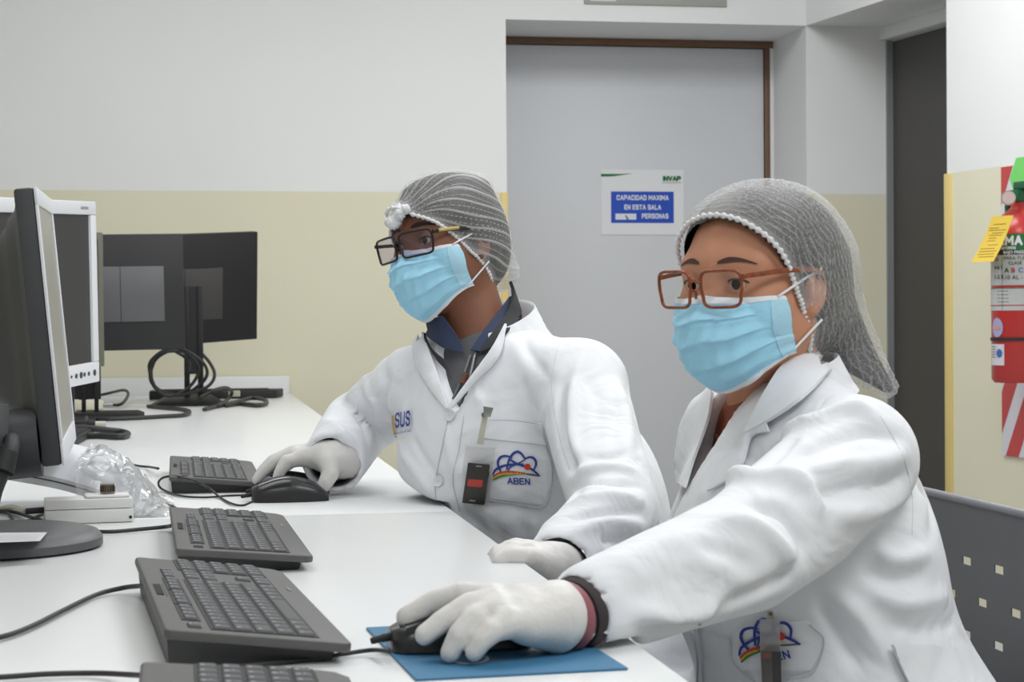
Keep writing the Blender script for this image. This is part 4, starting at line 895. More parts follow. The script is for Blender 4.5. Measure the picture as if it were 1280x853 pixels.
def mask_part(root, T, hv, hf, zt=-0.004, width=0.066, top_mid=0.0965, zb=-0.116):
    """pleated surgical mask, built in the head's frame"""
    BLUE = mat('mask_blue', (166, 222, 248), 0.75, 0.03, 60, 0.25, 500); MW = mat('mask_white', (232, 236, 242), 0.7, 0.02, 60, 0.2, 600)
    nu, nv = 60, 64; hb = bvh_of(hv, hf)
    midz = [zt, -0.018, -0.034, -0.058, -0.084, zb+0.012, zb]; midx = [top_mid, 0.1095, 0.122, 0.1225, 0.114, 0.098, 0.076]; tk = np.linspace(0, 1, 7)
    sz = [zt-0.006, -0.018, -0.028, -0.040, -0.053, -0.066, -0.075]; sx = [0.047, 0.044, 0.040, 0.036, 0.030, 0.023, 0.017]; sy = [width-.005, width-.003, width-.001, width, width, width-0.002, width-0.005]
    def pt(u, v, out=0.0, pleat=1.0):
        xm, zm = np.interp(v, tk, midx), np.interp(v, tk, midz); xs, zs, ys = np.interp(v, tk, sx), np.interp(v, tk, sz), np.interp(v, tk, sy)
        a = abs(u); cu = (1-a**2.3)**0.62
        tent = 0.006*math.exp(-(u/0.16)**2)*math.exp(-((v-0.12)/0.2)**2)
        x = xs+(xm-xs)*cu; y = math.copysign(ys*(a**0.92), u); z = zm+(zs-zm)*a**1.7
        # pleats open downwards: saw-tooth relief across the mask, wandering a little
        vv = v*1.0+0.035*math.sin(u*3.0)+0.02*math.sin(u*7+1.0); saw = 0.0
        for c, w_, hh in ((0.30, 0.10, 0.0040), (0.50, 0.11, 0.0050), (0.70, 0.10, 0.0042)):
            t = (vv-(c-w_))/w_
            if 0 < t < 1: saw += hh*t**1.5
            elif 1 <= t < 1.22: saw += hh*(1-(t-1)/0.22)
        cr = 0.0012*math.sin(vv*34+u*5)*math.sin(u*9+2)+0.0010*math.sin(u*26+v*9)*(v*(1-v)*4)
        nrm = Vector((cu*0.9+0.1, 0.55*u, -0.35*(v-0.4))).normalized()
        p = Vector((x, y, z))+nrm*(out+pleat*saw*(0.35+0.65*(1-a**4))+cr+tent)
        q, n, i, d = hb.find_nearest(p)
        if (p-q).dot(n) < 0.0025: p = q+n*(0.0025+out*0.8)
        return p
    mk = empty('face_mask', parent=root)
    def sheet(name, u0, u1, v0, v1, m, out, n1=nu, n2=nv, th=0.0009):
        vs = []; fs = []
        for lay in (out+th, out):
            for j in range(n2+1):
                for i in range(n1+1): vs.append(pt(u0+(u1-u0)*i/n1, v0+(v1-v0)*j/n2, lay))
        k = (n1+1)*(n2+1)
        for j in range(n2):
            for i in range(n1): c = j*(n1+1)+i; fs += [(c, c+n1+1, c+n1+2, c+1), (k+c, k+c+1, k+c+n1+2, k+c+n1+1)]
        rim = [j*(n1+1) for j in range(n2+1)]+[n2*(n1+1)+i for i in range(1, n1+1)]+[j*(n1+1)+n1 for j in range(n2-1, -1, -1)]+[i for i in range(n1-1, 0, -1)]
        fs += [(a, b, b+k, a+k) for a, b in zip(rim, rim[1:]+rim[:1])]
        return MB().add(vs, fs).xf(T).build(name, m, mk, smooth=50)
    sheet('front_layer', -1, 1, 0.075, 0.955, BLUE, 0.0)
    sheet('nose_binding', -1, 1, 0.0, 0.085, MW, 0.0006, nu, 6)
    sheet('lower_binding', -1, 1, 0.945, 1.0, MW, 0.0006, nu, 4)
    for s in (-1, 1):
        sheet('side_weld', s*0.93, s*0.999, 0.08, 0.95, mat('mask_weld', (180, 226, 248), 0.7, 0.08, 300, 0.4, 900), 0.0009, 4, 40)
        for (v0, zc) in ((0.03, 0.018), (0.96, -0.040)):
            p0 = pt(s*0.97, v0, 0.002); e = Vector((-0.012, s*0.079, zc)); pts = []
            for k in range(9):
                t = k/8; p = p0.lerp(e, t); q, n, i, d = hb.find_nearest(p); p = p if (p-q).dot(n) > 0.002 else q+n*0.002; pts.append(T @ p)
            MB().tube(pts, 0.0014, 8).build('ear_loop', MW, mk, smooth=True)
    return mk
def specs(root, T, frame_m, lens_m, cy, hw, hh, z0, x0, wrap, thick, tilt, name='glasses', dz_temple=0.004, temple_m=None, square=0.32):
    """glasses in the head's frame: two rims, two lenses, bridge, two temples"""
    g = empty(name, parent=root)
    for s in (-1, 1):
        loop = []; lens = []
        for k in range(40):
            a = 2*PI*k/40; ca, sa = math.cos(a), math.sin(a); y = hw*math.copysign(abs(ca)**square, ca); z = hh*math.copysign(abs(sa)**square, sa)
            if sa < 0: y *= 0.93
            p = Vector((x0-wrap*(abs(cy+y)/0.06)**2*0.01+tilt*z, s*(cy+y), z0+z)); loop.append(T @ p); lens.append(T @ (p-Vector((0.0003, 0, 0))))
        MB().tube(catmull(loop, 2, True), thick, 8, closed=True).build('rim', frame_m, g, smooth=True)
        c = sum((Vector(l) for l in lens), Vector())/40; n = 40
        fw = (T.to_3x3() @ Vector((1, 0, 0))).normalized()
        MB().add([*[l+fw*0.0006 for l in lens], *[l-fw*0.0006 for l in lens]], [tuple(range(n)), tuple(range(2*n-1, n-1, -1))]+[(i, (i+1) % n, n+(i+1) % n, n+i) for i in range(n)]).build('lens', lens_m, g)
        e = Vector((x0-wrap*0.01*((cy+hw)/0.06)**2, s*(cy+hw+0.001), z0+hh*0.62)); pts = [e, Vector((x0-0.022, s*(cy+hw+0.006), z0+hh*0.66)), Vector((0.03, s*0.077, z0+hh*0.5+dz_temple)), Vector((-0.008, s*0.083, z0+dz_temple*2.0)), Vector((-0.028, s*0.079, z0-0.022))]
        tm = MB(); tp = catmull(pts, 6)
        for i in range(len(tp)-1):
            pass
        hgt = thick*1.55; n_ = len(tp); vs = []; fs = []
        for p in tp:
            for dy, dz_ in ((-thick*0.7, -hgt), (thick*0.7, -hgt), (thick*0.7, hgt), (-thick*0.7, hgt)): vs.append(T @ Vector((p[0], p[1]+dy*s, p[2]+dz_)))
        for i in range(n_-1):
            for k in range(4): fs.append((i*4+k, i*4+(k+1) % 4, i*4+4+(k+1) % 4, i*4+4+k))
        fs += [(0, 1, 2, 3), tuple((n_-1)*4+k for k in (3, 2, 1, 0))]
        tm.add(vs, fs).build('temple', temple_m or frame_m, g, bevel=0.0004, smooth=50)
    yb = cy-hw; pts = [T @ Vector((x0+0.0005, -yb, z0+hh*0.35)), T @ Vector((x0+0.003, 0, z0+hh*0.52)), T @ Vector((x0+0.0005, yb, z0+hh*0.35))]
    MB().tube(catmull(pts, 6), thick*1.15, 8).build('bridge', frame_m, g, smooth=True)
    for s in (-1, 1): MB().tube(catmull([T @ Vector((x0, s*yb*0.95, z0)), T @ Vector((x0-0.006, s*(yb-0.003), z0-0.004)), T @ Vector((x0-0.007, s*(yb-0.0015), z0-0.011))], 4), thick*0.8, 8).build('nose_pad', frame_m, g, smooth=True)
    return g
def net_material(name, fac_lo, fac_hi, scale, stretch, warp, density):
    """sheer white non-woven cloth: fibres and gathered pleats are denser than the gaps between them"""
    m = bpy.data.materials.new(name); m.use_nodes = True; nt = m.node_tree; nt.nodes.remove(nt.nodes['Principled BSDF'])
    tc = nt.nodes.new('ShaderNodeTexCoord')
    tr = nt.nodes.new('ShaderNodeBsdfTransparent'); df_ = nt.nodes.new('ShaderNodeBsdfDiffuse'); df_.inputs[0].default_value = (0.86, 0.86, 0.87, 1)
    tl = nt.nodes.new('ShaderNodeBsdfTranslucent'); tl.inputs[0].default_value = (0.8, 0.8, 0.82, 1); ms = nt.nodes.new('ShaderNodeMixShader'); ms.inputs[0].default_value = 0.25
    nt.links.new(df_.outputs[0], ms.inputs[1]); nt.links.new(tl.outputs[0], ms.inputs[2])
    at_ = nt.nodes.new('ShaderNodeAttribute'); at_.attribute_name = 'pleat'
    mp = nt.nodes.new('ShaderNodeMapping'); mp.inputs['Scale'].default_value = stretch; nt.links.new(tc.outputs['Object'], mp.inputs[0])
    n1 = nt.nodes.new('ShaderNodeTexNoise'); n1.inputs['Scale'].default_value = scale; n1.inputs['Detail'].default_value = 5; n1.inputs['Distortion'].default_value = warp; nt.links.new(mp.outputs[0], n1.inputs['Vector'])
    rp = nt.nodes.new('ShaderNodeValToRGB'); rp.color_ramp.elements[0].position = 0.44; rp.color_ramp.elements[1].position = 0.66; nt.links.new(n1.outputs['Fac'], rp.inputs[0])
    mx = nt.nodes.new('ShaderNodeMath'); mx.operation = 'MAXIMUM'; sc = nt.nodes.new('ShaderNodeMath'); sc.operation = 'MULTIPLY'; sc.inputs[1].default_value = density
    nt.links.new(rp.outputs[0], sc.inputs[0]); nt.links.new(sc.outputs[0], mx.inputs[0]); nt.links.new(at_.outputs['Fac'], mx.inputs[1])
    mr = nt.nodes.new('ShaderNodeMapRange'); mr.inputs['To Min'].default_value = fac_lo; mr.inputs['To Max'].default_value = fac_hi; nt.links.new(mx.outputs[0], mr.inputs['Value'])
    m2 = nt.nodes.new('ShaderNodeMixShader'); nt.links.new(mr.outputs[0], m2.inputs[0]); nt.links.new(tr.outputs[0], m2.inputs[1]); nt.links.new(ms.outputs[0], m2.inputs[2])
    nt.links.new(m2.outputs[0], nt.nodes['Material Output'].inputs[0]); return m
def glove_mesh(name, root, parts, m, lo_pad=0.02, h=0.0022, extra=None):
    """parts: chains of (points, radii); the palm is blended, fingers stay apart"""
    allp = np.concatenate([np.array(p) for p, r in parts['palm']+parts['fingers']]); lo, hi = allp.min(0)-0.04, allp.max(0)+0.04
    def fn(P):
        d = None
        for p, r in parts['palm']: e = chain(P, p, r); d = e if d is None else smin(d, e, 0.018)
        for p, r in parts['fingers']: e = chain(P, p, r); d = smin(d, e, 0.005)
        if extra is not None: d = extra(P, d)
        return d
    v, f = surface_nets(fn, lo, hi, h); v = smooth_mesh(v, f, 2, 0.45); N = normals(v, f)
    r = np.random.RandomState(len(v)); dsp = np.zeros(len(v))
    for k in range(7): kv = r.normal(size=3)*(60+35*k); dsp += np.sin(v @ kv+r.rand()*6+1.5*np.sin(v @ (r.normal(size=3)*70)))/(1+0.3*k)
    v = v+N*(dsp*0.00022)[:, None]
    return link(name, quads_to_mesh(name, v, f), m, root)

# ================================================================== shared materials for the people
COAT = mat('coat_cotton', (234, 236, 241), 0.85, 0.02, 8, 0.12, 900, spec=0.2); COATSEAM = mat('coat_seam', (200, 203, 211), 0.8, 0.03, 40)
def crumple(m, scale, dist, strength):
    """adds soft cloth creases to a material's relief"""
    nt = m.node_tree; b = nt.nodes['Principled BSDF']; tc = nt.nodes.new('ShaderNodeTexCoord'); n = nt.nodes.new('ShaderNodeTexNoise'); n.inputs['Scale'].default_value = scale; n.inputs['Detail'].default_value = 2.5; n.inputs['Distortion'].default_value = 1.6; n.inputs['Roughness'].default_value = 0.45
    nt.links.new(tc.outputs['Object'], n.inputs['Vector']); bp = nt.nodes.new('ShaderNodeBump'); bp.inputs['Strength'].default_value = strength; bp.inputs['Distance'].default_value = dist; nt.links.new(n.outputs['Fac'], bp.inputs['Height'])
    old = b.inputs['Normal'].links[0].from_node; nt.links.new(bp.outputs['Normal'], old.inputs['Normal'])
crumple(COAT, 9, 0.034, 0.28)
GLOVE = mat('latex_glove', (214, 212, 210), 0.42, 0.06, 40, 0.35, 130, sss=0.1, spec=0.4)
EYEW = mat('eye_white', (205, 198, 192), 0.25, 0.03); IRIS = mat('iris_brown', (24, 15, 11), 0.6, 0.1, spec=0.03); BROWC = mat('brow_hair', (30, 22, 20), 0.7, 0.2, 200)
HAIR = mat('black_hair', (26, 23, 23), 0.5, 0.25, 120, 0.3, 300); NAVY = mat('logo_navy', (44, 64, 150), 0.6, 0.06, 120); LRED = mat('logo_red', (206, 62, 50), 0.6, 0.04); LYEL = mat('logo_yellow', (222, 176, 70), 0.6, 0.04); LGRN = mat('logo_green', (62, 132, 60), 0.6, 0.04)
TROU = mat('dark_trousers', (58, 60, 66), 0.8, 0.06, 40, 0.15, 600); SHOE = mat('black_shoe', (34, 33, 34), 0.4, 0.05, 30)
def lens_material(name, tint, gloss):
    m = bpy.data.materials.new(name); m.use_nodes = True; nt = m.node_tree; nt.nodes.remove(nt.nodes['Principled BSDF'])
    tr = nt.nodes.new('ShaderNodeBsdfTransparent'); tr.inputs[0].default_value = (*tint, 1); gl = nt.nodes.new('ShaderNodeBsdfGlossy'); gl.inputs['Roughness'].default_value = 0.03
    mx = nt.nodes.new('ShaderNodeMixShader'); mx.inputs[0].default_value = gloss; nt.links.new(tr.outputs[0], mx.inputs[1]); nt.links.new(gl.outputs[0], mx.inputs[2]); nt.links.new(mx.outputs[0], nt.nodes['Material Output'].inputs[0]); return m
def legs(root, pel, Rb, kneeL, kneeR, shoe=True):
    """trousers and shoes of a seated person"""
    hl, hr = pel+Rb @ V3(0.0, 0.09, -0.02), pel+Rb @ V3(0.0, -0.09, -0.02)
    kl, kr = V3(*kneeL), V3(*kneeR); al, ar = V3(kl[0]+0.02, kl[1], 0.10), V3(kr[0]+0.02, kr[1], 0.10)
    def fn(P):
        d = smin(rcone(P, hl, kl, 0.078, 0.062), rcone(P, kl, al, 0.060, 0.048), 0.02); e = smin(rcone(P, hr, kr, 0.078, 0.062), rcone(P, kr, ar, 0.060, 0.048), 0.02)
        return smin(smin(d, e, 0.02), ell(P, pel, (0.12, 0.15, 0.10), Rb), 0.05)
    pts = np.array([hl, hr, kl, kr, al, ar]); v, f = surface_nets(fn, pts.min(0)-0.18, pts.max(0)+0.18, 0.011); link('trousers', quads_to_mesh('trousers', smooth_mesh(v, f, 2), f), TROU, root)
    for a in (al, ar):
        v, f = surface_nets(lambda P: smax(smin(rcone(P, a+V3(0.02, 0, -0.045), a+V3(-0.14, 0, -0.062), 0.042, 0.034), rcone(P, a+V3(0, 0, 0.02), a+V3(0, 0, -0.05), 0.042, 0.045), 0.03), 0.003-P[:, 2], 0.006), a-V3(0.22, 0.09, 0.11), a+V3(0.1, 0.09, 0.1), 0.007)
        link('shoe', quads_to_mesh('shoe', v, f), SHOE, root)
def net_band(parent, loop, m, r, waves):
    """gathered elastic edge: a tube that swells and shrinks"""
    P_ = catmull(loop, 5, True); n = len(P_); rr = [r*(1+0.35*math.sin(2*PI*waves*i/n)+0.12*math.sin(i*1.7)) for i in range(n)]
    return MB().tube(P_, rr, 8, closed=True).build('elastic_edge', m, parent, smooth=True)
def plane_loop(field, n, c, up, cnt=60, rmax=0.2):
    """where the plane n.p=c cuts a field, as a closed loop around the plane's point nearest up"""
    n = n/np.linalg.norm(n); e1 = up-n*(up @ n); e1 /= np.linalg.norm(e1); e2 = np.cross(n, e1); o = n*c; out = []
    for k in range(cnt):
        a = 2*PI*k/cnt; d = e1*math.cos(a)+e2*math.sin(a); t = np.linspace(0.0, rmax, 120); P_ = (o+t[:, None]*d).astype(f32); s = field(P_); i = np.where(s < 0)[0]; j = i[-1] if len(i) else 0; out.append(P_[min(j+1, 119)])
    return np.array(out, float)
def collar_ring(NB, Rb, parent, a0, a1, rs, zs, drop, name='collar'):
    """turn-down collar round the neck: stand, fold and fall; angles from the nape, positive to the wearer's left"""
    vs = []; n = 28; k = len(rs)
    for i in range(n+1):
        a = math.radians(a0+(a1-a0)*i/n); dz_ = -drop*(1-math.cos(a)); e = Rb @ V3(-math.cos(a), math.sin(a), 0)
        for r_, z_ in zip(rs, zs): vs.append(NB+e*r_*(1+0.10*max(0, -math.cos(a)))+V3(0, 0, z_+dz_*(1.0 if r_ < rs[-1] else 1.25)))
    fs = [(i*k+j, i*k+(j+1) % k, (i+1)*k+(j+1) % k, (i+1)*k+j) for i in range(n) for j in range(k)]
    fs += [tuple(range(k)), tuple(n*k+j for j in range(k-1, -1, -1))]
    return MB().add(vs, fs).build(name, COAT, parent, smooth=60)
def aben_logo(sk, parent, M2, which=None):
    """atom-like arcs, flag ribbon and name; M2 maps logo units (x right 0..58, y down 0..40) to the photograph"""
    KS = float(np.linalg.norm(M2[:, 0])); T2 = lambda pts: [tuple(M2 @ np.array([x, y, 1.0])) for x, y in pts]
    def arcs(name, L, m, w0, w1): decal_poly(name, sk, [q for pts in L for q in band_poly(T2(pts), w0*1.4*KS, w1*1.4*KS)], m, parent)
    arcs('logo_arc', [[(10, 27), (7, 20), (7, 13), (11, 8), (18, 7), (24, 9)]], NAVY, 2.2, 1.4)
    arcs('logo_arc', [[(0, 31), (4, 24), (14, 19), (26, 17), (38, 16)]], NAVY, 2.2, 1.2)
    arcs('logo_arc', [[(17, 24), (20, 12), (25, 4), (31, 1), (36, 4), (40, 10)]], NAVY, 2.3, 1.4)
    arcs('logo_arc', [[(20, 10), (30, 16), (44, 20), (52, 25), (57, 30)]], NAVY, 2.0, 1.6)
    arcs('logo_arc', [[(40, 9), (46, 7), (51, 9), (53, 15), (50, 23)]], NAVY, 2.2, 1.4)
    arcs('logo_arc', [[(18, 27), (22, 20), (32, 15), (40, 10)]], NAVY, 1.4, 1.0)
    decal_poly('logo_dot', sk, [T2([(42.5+4.0*math.cos(a*PI/8), 19+4.0*math.sin(a*PI/8)) for a in range(16)])], LRED, parent, off=0.0054)
    for m, o in ((LRED, 0.0), (LYEL, 2.2), (LGRN, 4.2)): arcs('logo_ribbon', [[(0, 33+o), (8, 28.5+o), (18, 26.5+o*0.8), (30, 26.5+o*0.35), (40, 27.5)]], m, 2.1, 1.3)
    arcs('logo_ribbon', [[(38, 27.5), (48, 28.5), (58, 29.5)]], mat('logo_dark', (90, 82, 74), 0.6), 1.4, 0.9)
    ex = M2[:, 0]; ey = -M2[:, 1]; block_decal('logo_name', 'ABEN', sk, M2 @ np.array([31.5, 37.2, 1.0]), ex*8.6, ey*8.2, NAVY, parent, 0.17, 0.26)

# ================================================================== the man
def build_man():
    root = empty('person', (0.60, 2.70, 0.0)); tag(root, 'person in white lab coat and black-framed glasses with badge, using a mouse', 'person')
    inv = root.matrix_basis.inverted()
    class Off:   # children keep world coordinates
        pass
    root.location = (0, 0, 0)
    SK = mat('skin_brown', (132, 88, 68), 0.55, 0.08, 25, 0.1, 400, sss=0.12, spec=0.35)
    SL, SR, NB = at(726, 484, 2.62), at(516, 484, 2.87), at(606, 428, 2.77); pel = V3(0.63, 2.68, 0.55)
    EL, WL, ER, WR = at(770, 642, 2.42), at(704, 706, 2.21), at(448, 532, 3.03), at(418, 577, 2.835)
    Rb = facing((SL+SR)/2, 44); ch = (SL+SR)/2+V3(0.0, 0, -0.10); be = ch*0.45+pel*0.55+V3(0.01, 0, 0.03)
    # skeleton of coat
    def torso(P):
        d = ell(P, ch, (0.115, 0.172, 0.19), Rb); d = smin(d, ell(P, be, (0.125, 0.165, 0.20), Rb), 0.07); d = smin(d, ell(P, pel, (0.135, 0.17, 0.115), Rb), 0.06)
        d = smin(d, rcone(P, NB+V3(0, 0, -0.035), SL+V3(0, 0, 0.004), 0.056, 0.062), 0.04); d = smin(d, rcone(P, NB+V3(0, 0, -0.035), SR+V3(0, 0, 0.004), 0.056, 0.060), 0.04)
        return smax(d, (0.345-1.5*np.clip(P[:, 2]-0.744, 0, 1))-P[:, 0]-3.0*np.clip(0.71-P[:, 2], 0, 0.3), 0.02)
    bx = lambda p: Rb.T @ (np.asarray(p)-ch)
    tri = [bx(at(560, 516, 2.64)), bx(at(668, 342, 2.66)), bx(at(520, 392, 2.78))]
    def vcut(P):
        q = (P-np.asarray(ch, f32)) @ np.asarray(Rb, f32); d = None
        for i in range(3):
            a, b = tri[i][1:], tri[(i+1) % 3][1:]; t = b-a; n = np.array([t[1], -t[0]])/np.linalg.norm(t)
            c = (tri[(i+2) % 3][1:]-a) @ n; n = -n if c > 0 else n; e = (q[:, 1]-a[0])*n[0]+(q[:, 2]-a[1])*n[1]; d = e if d is None else np.maximum(d, e)
        return np.maximum(d, -0.03-q[:, 0])
    lkn, rkn = V3(0.38, 2.46, 0.53), V3(0.38, 2.84, 0.53)
    dL, dR = (WL-EL)/np.linalg.norm(WL-EL), (WR-ER)/np.linalg.norm(WR-ER)
    def coat(P, cut=True):
        t = torso(P); t = smin(t, rcone(P, pel+Rb @ V3(0.02, 0.08, -0.03), lkn+V3(0.08, 0, 0.0), 0.09, 0.080), 0.04); t = smin(t, rcone(P, pel+Rb @ V3(0.02, -0.08, -0.03), rkn+V3(0.08, 0, 0.0), 0.09, 0.080), 0.04)
        a = chain(P, [SL, EL, WL], [0.066, 0.060, 0.046]); a = smax(a, (P-np.asarray(WL+dL*0.022, f32)) @ dL.astype(f32), 0.004); t = smin(t, a, 0.022)
        b = chain(P, [SR, ER, WR+(WR-ER)*0.02], [0.053, 0.058, 0.050]); b = smax(b, (P-np.asarray(WR+dR*0.012, f32)) @ dR.astype(f32), 0.004); t = smin(t, b, 0.022)
        t = smax(t, -np.maximum(P[:, 0]-0.367, np.abs(P[:, 2]-0.722)-0.0225), 0.006)
        if not cut: return t
        t = smax(t, -vcut(P), 0.004)
        t = smax(t, -rcone(P, WR, WR+(WR-ER)*0.6, 0.040, 0.043), 0.003); t = smax(t, -rcone(P, WL, WL+(WL-EL)*0.6, 0.036, 0.040), 0.003)
        return t
    lo = np.min([SL, SR, ER, WL, WR, pel, lkn], 0)-0.13; hi = np.max([SL, SR, EL, NB, pel, ER], 0)+0.14; lo[2] = 0.36
    v, f = surface_nets(coat, lo, hi, 0.0055); v = smooth_mesh(v, f, 2, 0.5); v = ripple(v, normals(v, f), 0.0022, 3)
    v = strokes(v, f, [
        ([(704, 480), (702, 530), (712, 575), (722, 620)], 8, -11), ([(716, 480), (716, 540), (726, 585)], 10, 6),
        ([(712, 598), (750, 586), (798, 592)], 9, 6), ([(714, 614), (755, 603), (803, 610)], 7, -6), ([(712, 632), (752, 622), (806, 628)], 9, 6), ([(712, 650), (755, 640), (806, 642)], 7, -6), ([(712, 668), (760, 655), (806, 658)], 9, 6),
        ([(735, 470), (750, 520), (748, 570)], 12, -3), ([(770, 470), (785, 530), (782, 580)], 12, 4),
        ([(600, 395), (640, 430), (668, 480)], 14, 3), ([(655, 470), (662, 500), (676, 522)], 8, -2.5),
        ([(560, 525), (566, 570), (578, 600)], 12, 4), ([(520, 440), (510, 480), (504, 510)], 12, -3), ([(560, 600), (580, 640), (610, 665)], 12, -4), ([(600, 640), (640, 652), (690, 660)], 12, 4), ([(620, 668), (660, 678), (700, 672)], 9, -4), ([(590, 630), (640, 632), (690, 645)], 8, -3),
        ([(488, 440), (480, 480), (484, 520), (492, 560)], 10, -8), ([(455, 470), (470, 505), (478, 545)], 10, 5), ([(430, 500), (452, 525), (462, 560)], 8, -5), ([(405, 525), (430, 545), (445, 575)], 9, 5), ([(395, 540), (415, 555), (430, 580)], 6, -4), ([(470, 450), (450, 480), (425, 505)], 10, 3),
        ([(740, 430), (720, 470), (716, 520)], 9, 3), ([(790, 480), (770, 520), (765, 560)], 8, -3), ([(725, 575), (770, 570), (800, 560)], 6, -4), ([(640, 400), (660, 440), (690, 480)], 8, -3), ([(585, 470), (600, 500), (600, 520)], 8, 3),
        ([(575, 545), (570, 590), (560, 640)], 6, -3), ([(500, 560), (520, 590), (545, 620)], 9, 4), ([(515, 545), (535, 580), (560, 610)], 7, -3), ([(640, 640), (665, 655), (700, 650)], 6, 3), ([(655, 660), (690, 690), (700, 700)], 7, -4), ([(720, 690), (760, 676), (800, 680)], 6, -5)])
    uv, uf = surface_nets(lambda P: coat(P, False), np.min([SL, SR, ch], 0)-0.17, np.max([SL, SR, NB], 0)+0.14, 0.008); usk = Skin(smooth_mesh(uv, uf, 2), uf)
    sk = Skin(v, f); co = link('lab_coat', quads_to_mesh('lab_coat', v, f), COAT, root)
    s = 0.90; R = facing(at(560, 310, 2.8), 43, 4, 9); o = at(508, 306, 2.735)-R @ V3(0.095, 0, 0.008)*s; NKT = o+R @ V3(-0.022, 0, -0.045)*s
    # sweater body under it
    sv, sf = surface_nets(lambda P: torso(P)+0.013, np.min([SL, SR, ch], 0)-0.16, np.max([SL, SR, NB], 0)+0.13, 0.006)
    SWE = mat('sweater_grey', (92, 94, 98), 0.9, 0.1, 120, 0.4, 700); RIB = mat('sweater_rib', (54, 55, 58), 0.9, 0.15, 90, 0.6, 400)
    keep = (((sv[sf].mean(1)-ch) @ Rb)[:, 0] > -0.06) & (sv[sf].mean(1)[:, 2] > 0.84)
    sv, sf, _ = compact(smooth_mesh(sv, sf, 2), sf, keep); ssk = Skin(sv, sf); link('sweater', quads_to_mesh('sweater', sv, sf), SWE, root)
    for (pa, pb) in (((WR+(ER-WR)*0.25), WR+(WR-ER)*0.03), ((WL+(EL-WL)*0.25), WL+(WL-EL)*0.03)):
        MB().tube([pa, pb], [0.036, 0.036], 20, cap=False).build('sweater_cuff', RIB, root, smooth=True)
    cv, cf = surface_nets(lambda P: smin(torso(P)+0.013, rcone(P, NB+V3(0, 0, -0.05), NKT, 0.070, 0.060), 0.03), NB-0.2, NB+0.2, 0.007); csk = Skin(cv, cf)
    SHB = mat('shirt_blue', (52, 62, 90), 0.8, 0.25, 160, 0.2, 500)
    patch('shirt_collar', csk, [(532, 400), (536, 418), (556, 436)], [(556, 396), (572, 420), (583, 444)], SHB, root, 0.004, 0.002)
    patch('shirt_collar', csk, [(590, 440), (608, 412), (634, 372)], [(606, 442), (624, 412), (644, 380)], SHB, root, 0.004, 0.002)
    patch('rib_collar', csk, [(604, 446), (624, 410), (638, 352)], [(622, 440), (648, 402), (662, 358)], RIB, root, 0.009, 0.004)
    patch('rib_collar', csk, [(536, 416), (544, 436), (560, 452)], [(540, 430), (552, 452), (566, 470)], RIB, root, 0.007, 0.003)
    ZIP = mat('zip_metal', (150, 150, 152), 0.4, 0.1, 200, metal=0.6); seam('zip', ssk, [(596, 444), (588, 476), (576, 505)], ZIP, root, 0.0022, 0.004)
    seam('placket_piping', ssk, [(590, 446), (580, 474), (568, 500)], mat('piping_pale', (130, 131, 132), 0.8), root, 0.0016, 0.004)
    q, N = ssk.hit(587, 470); MB().tube([q+N*0.009, ssk.hit(583, 484)[0]+N*0.011], [0.004, 0.0045], 8).build('zip_pull', mat('leather_pull', (96, 54, 40), 0.6), root, smooth=40)
    # lapels and collar
    roll = lambda u, w_: 0.012*math.sin(PI*min(1, w_*1.1))**0.7*(1-u*0.5)
    patch('lapel', usk, [(531, 406), (541, 440), (552, 474), (563, 511)], [(518, 420), (522, 452), (540, 485), (561, 512)], COAT, co, 0.005, 0.002, lift=lambda u, w_: 0.010*(1-u)*math.sin(PI*(0.15+0.8*w_)))
    patch('lapel', usk, [(632, 424), (606, 456), (584, 484), (566, 508)], [(634, 412), (626, 448), (597, 479), (568, 511)], COAT, co, 0.005, 0.002, lift=lambda u, w_: 0.010*(1-u)*math.sin(PI*(0.15+0.8*w_)))
    collar_ring(NB+V3(0, 0, 0.0), Rb, co, -125, 132, [0.068, 0.071, 0.076, 0.098, 0.103, 0.078], [0.0, 0.060, 0.064, 0.022, 0.018, 0.050], 0.030)
    # breast pocket
    patch('pocket', sk, [(607, 540), (606, 580), (605, 621)], [(683, 556), (690, 592), (681, 631)], COAT, co, 0.0012, 0.0012, n=10)
    patch('pocket_band', sk, [(608, 526), (607, 537), (606, 548)], [(680, 530), (682, 544), (683, 557)], COAT, co, 0.003, 0.0014, n=10)
    for L in ([(608, 526), (640, 526), (680, 530)], [(606, 548), (640, 551), (683, 557)], [(683, 558), (690, 592), (681, 632), (640, 628), (605, 622)]): seam('pocket_seam', sk, L, COATSEAM, co, 0.0009, 0.0032)
    seam('front_edge', sk, [(563, 512), (556, 545), (545, 600), (545, 625)], COATSEAM, co, 0.0010, 0.0006); seam('front_stitching', sk, [(580, 520), (574, 560), (566, 600), (575, 640)], COATSEAM, co, 0.0006, 0.0004)
    seam('armhole_seam', sk, [(712, 404), (696, 440), (690, 490), (700, 550), (712, 588)], COATSEAM, co, 0.0004, 0.0)
    BTN = mat('button_white', (214, 214, 218), 0.35, 0.03, 100)
    for px, py in ((564, 520), (549, 602)):
        q, N = sk.hit(px, py); z = Vector(N).to_track_quat('Z', 'Y').to_matrix().to_4x4(); z.translation = Vector(q+N*0.001)
        b = MB().lathe([(0.0078, 0), (0.0088, 0.0015), (0.0080, 0.003), (0.0060, 0.0022), (0.001, 0.0022)], 24).xf(z).build('button', BTN, co, smooth=40)
        for dx in (-0.0018, 0.0018): MB().lathe([(0.0008, 0.0024), (0.0008, 0.0028)], 8, (dx, 0, 0)).xf(z).build('button_hole', COATSEAM, co)
    M2 = np.array([[1.0, 0.02, 617.0], [0.05, 1.0, 562.5]]); aben_logo(sk, co, M2)
    block_decal('logo_name', 'SUS', sk, (507, 525), (7.4, -1.3), (0.6, -19.0), NAVY, co, 0.17, 0.30)
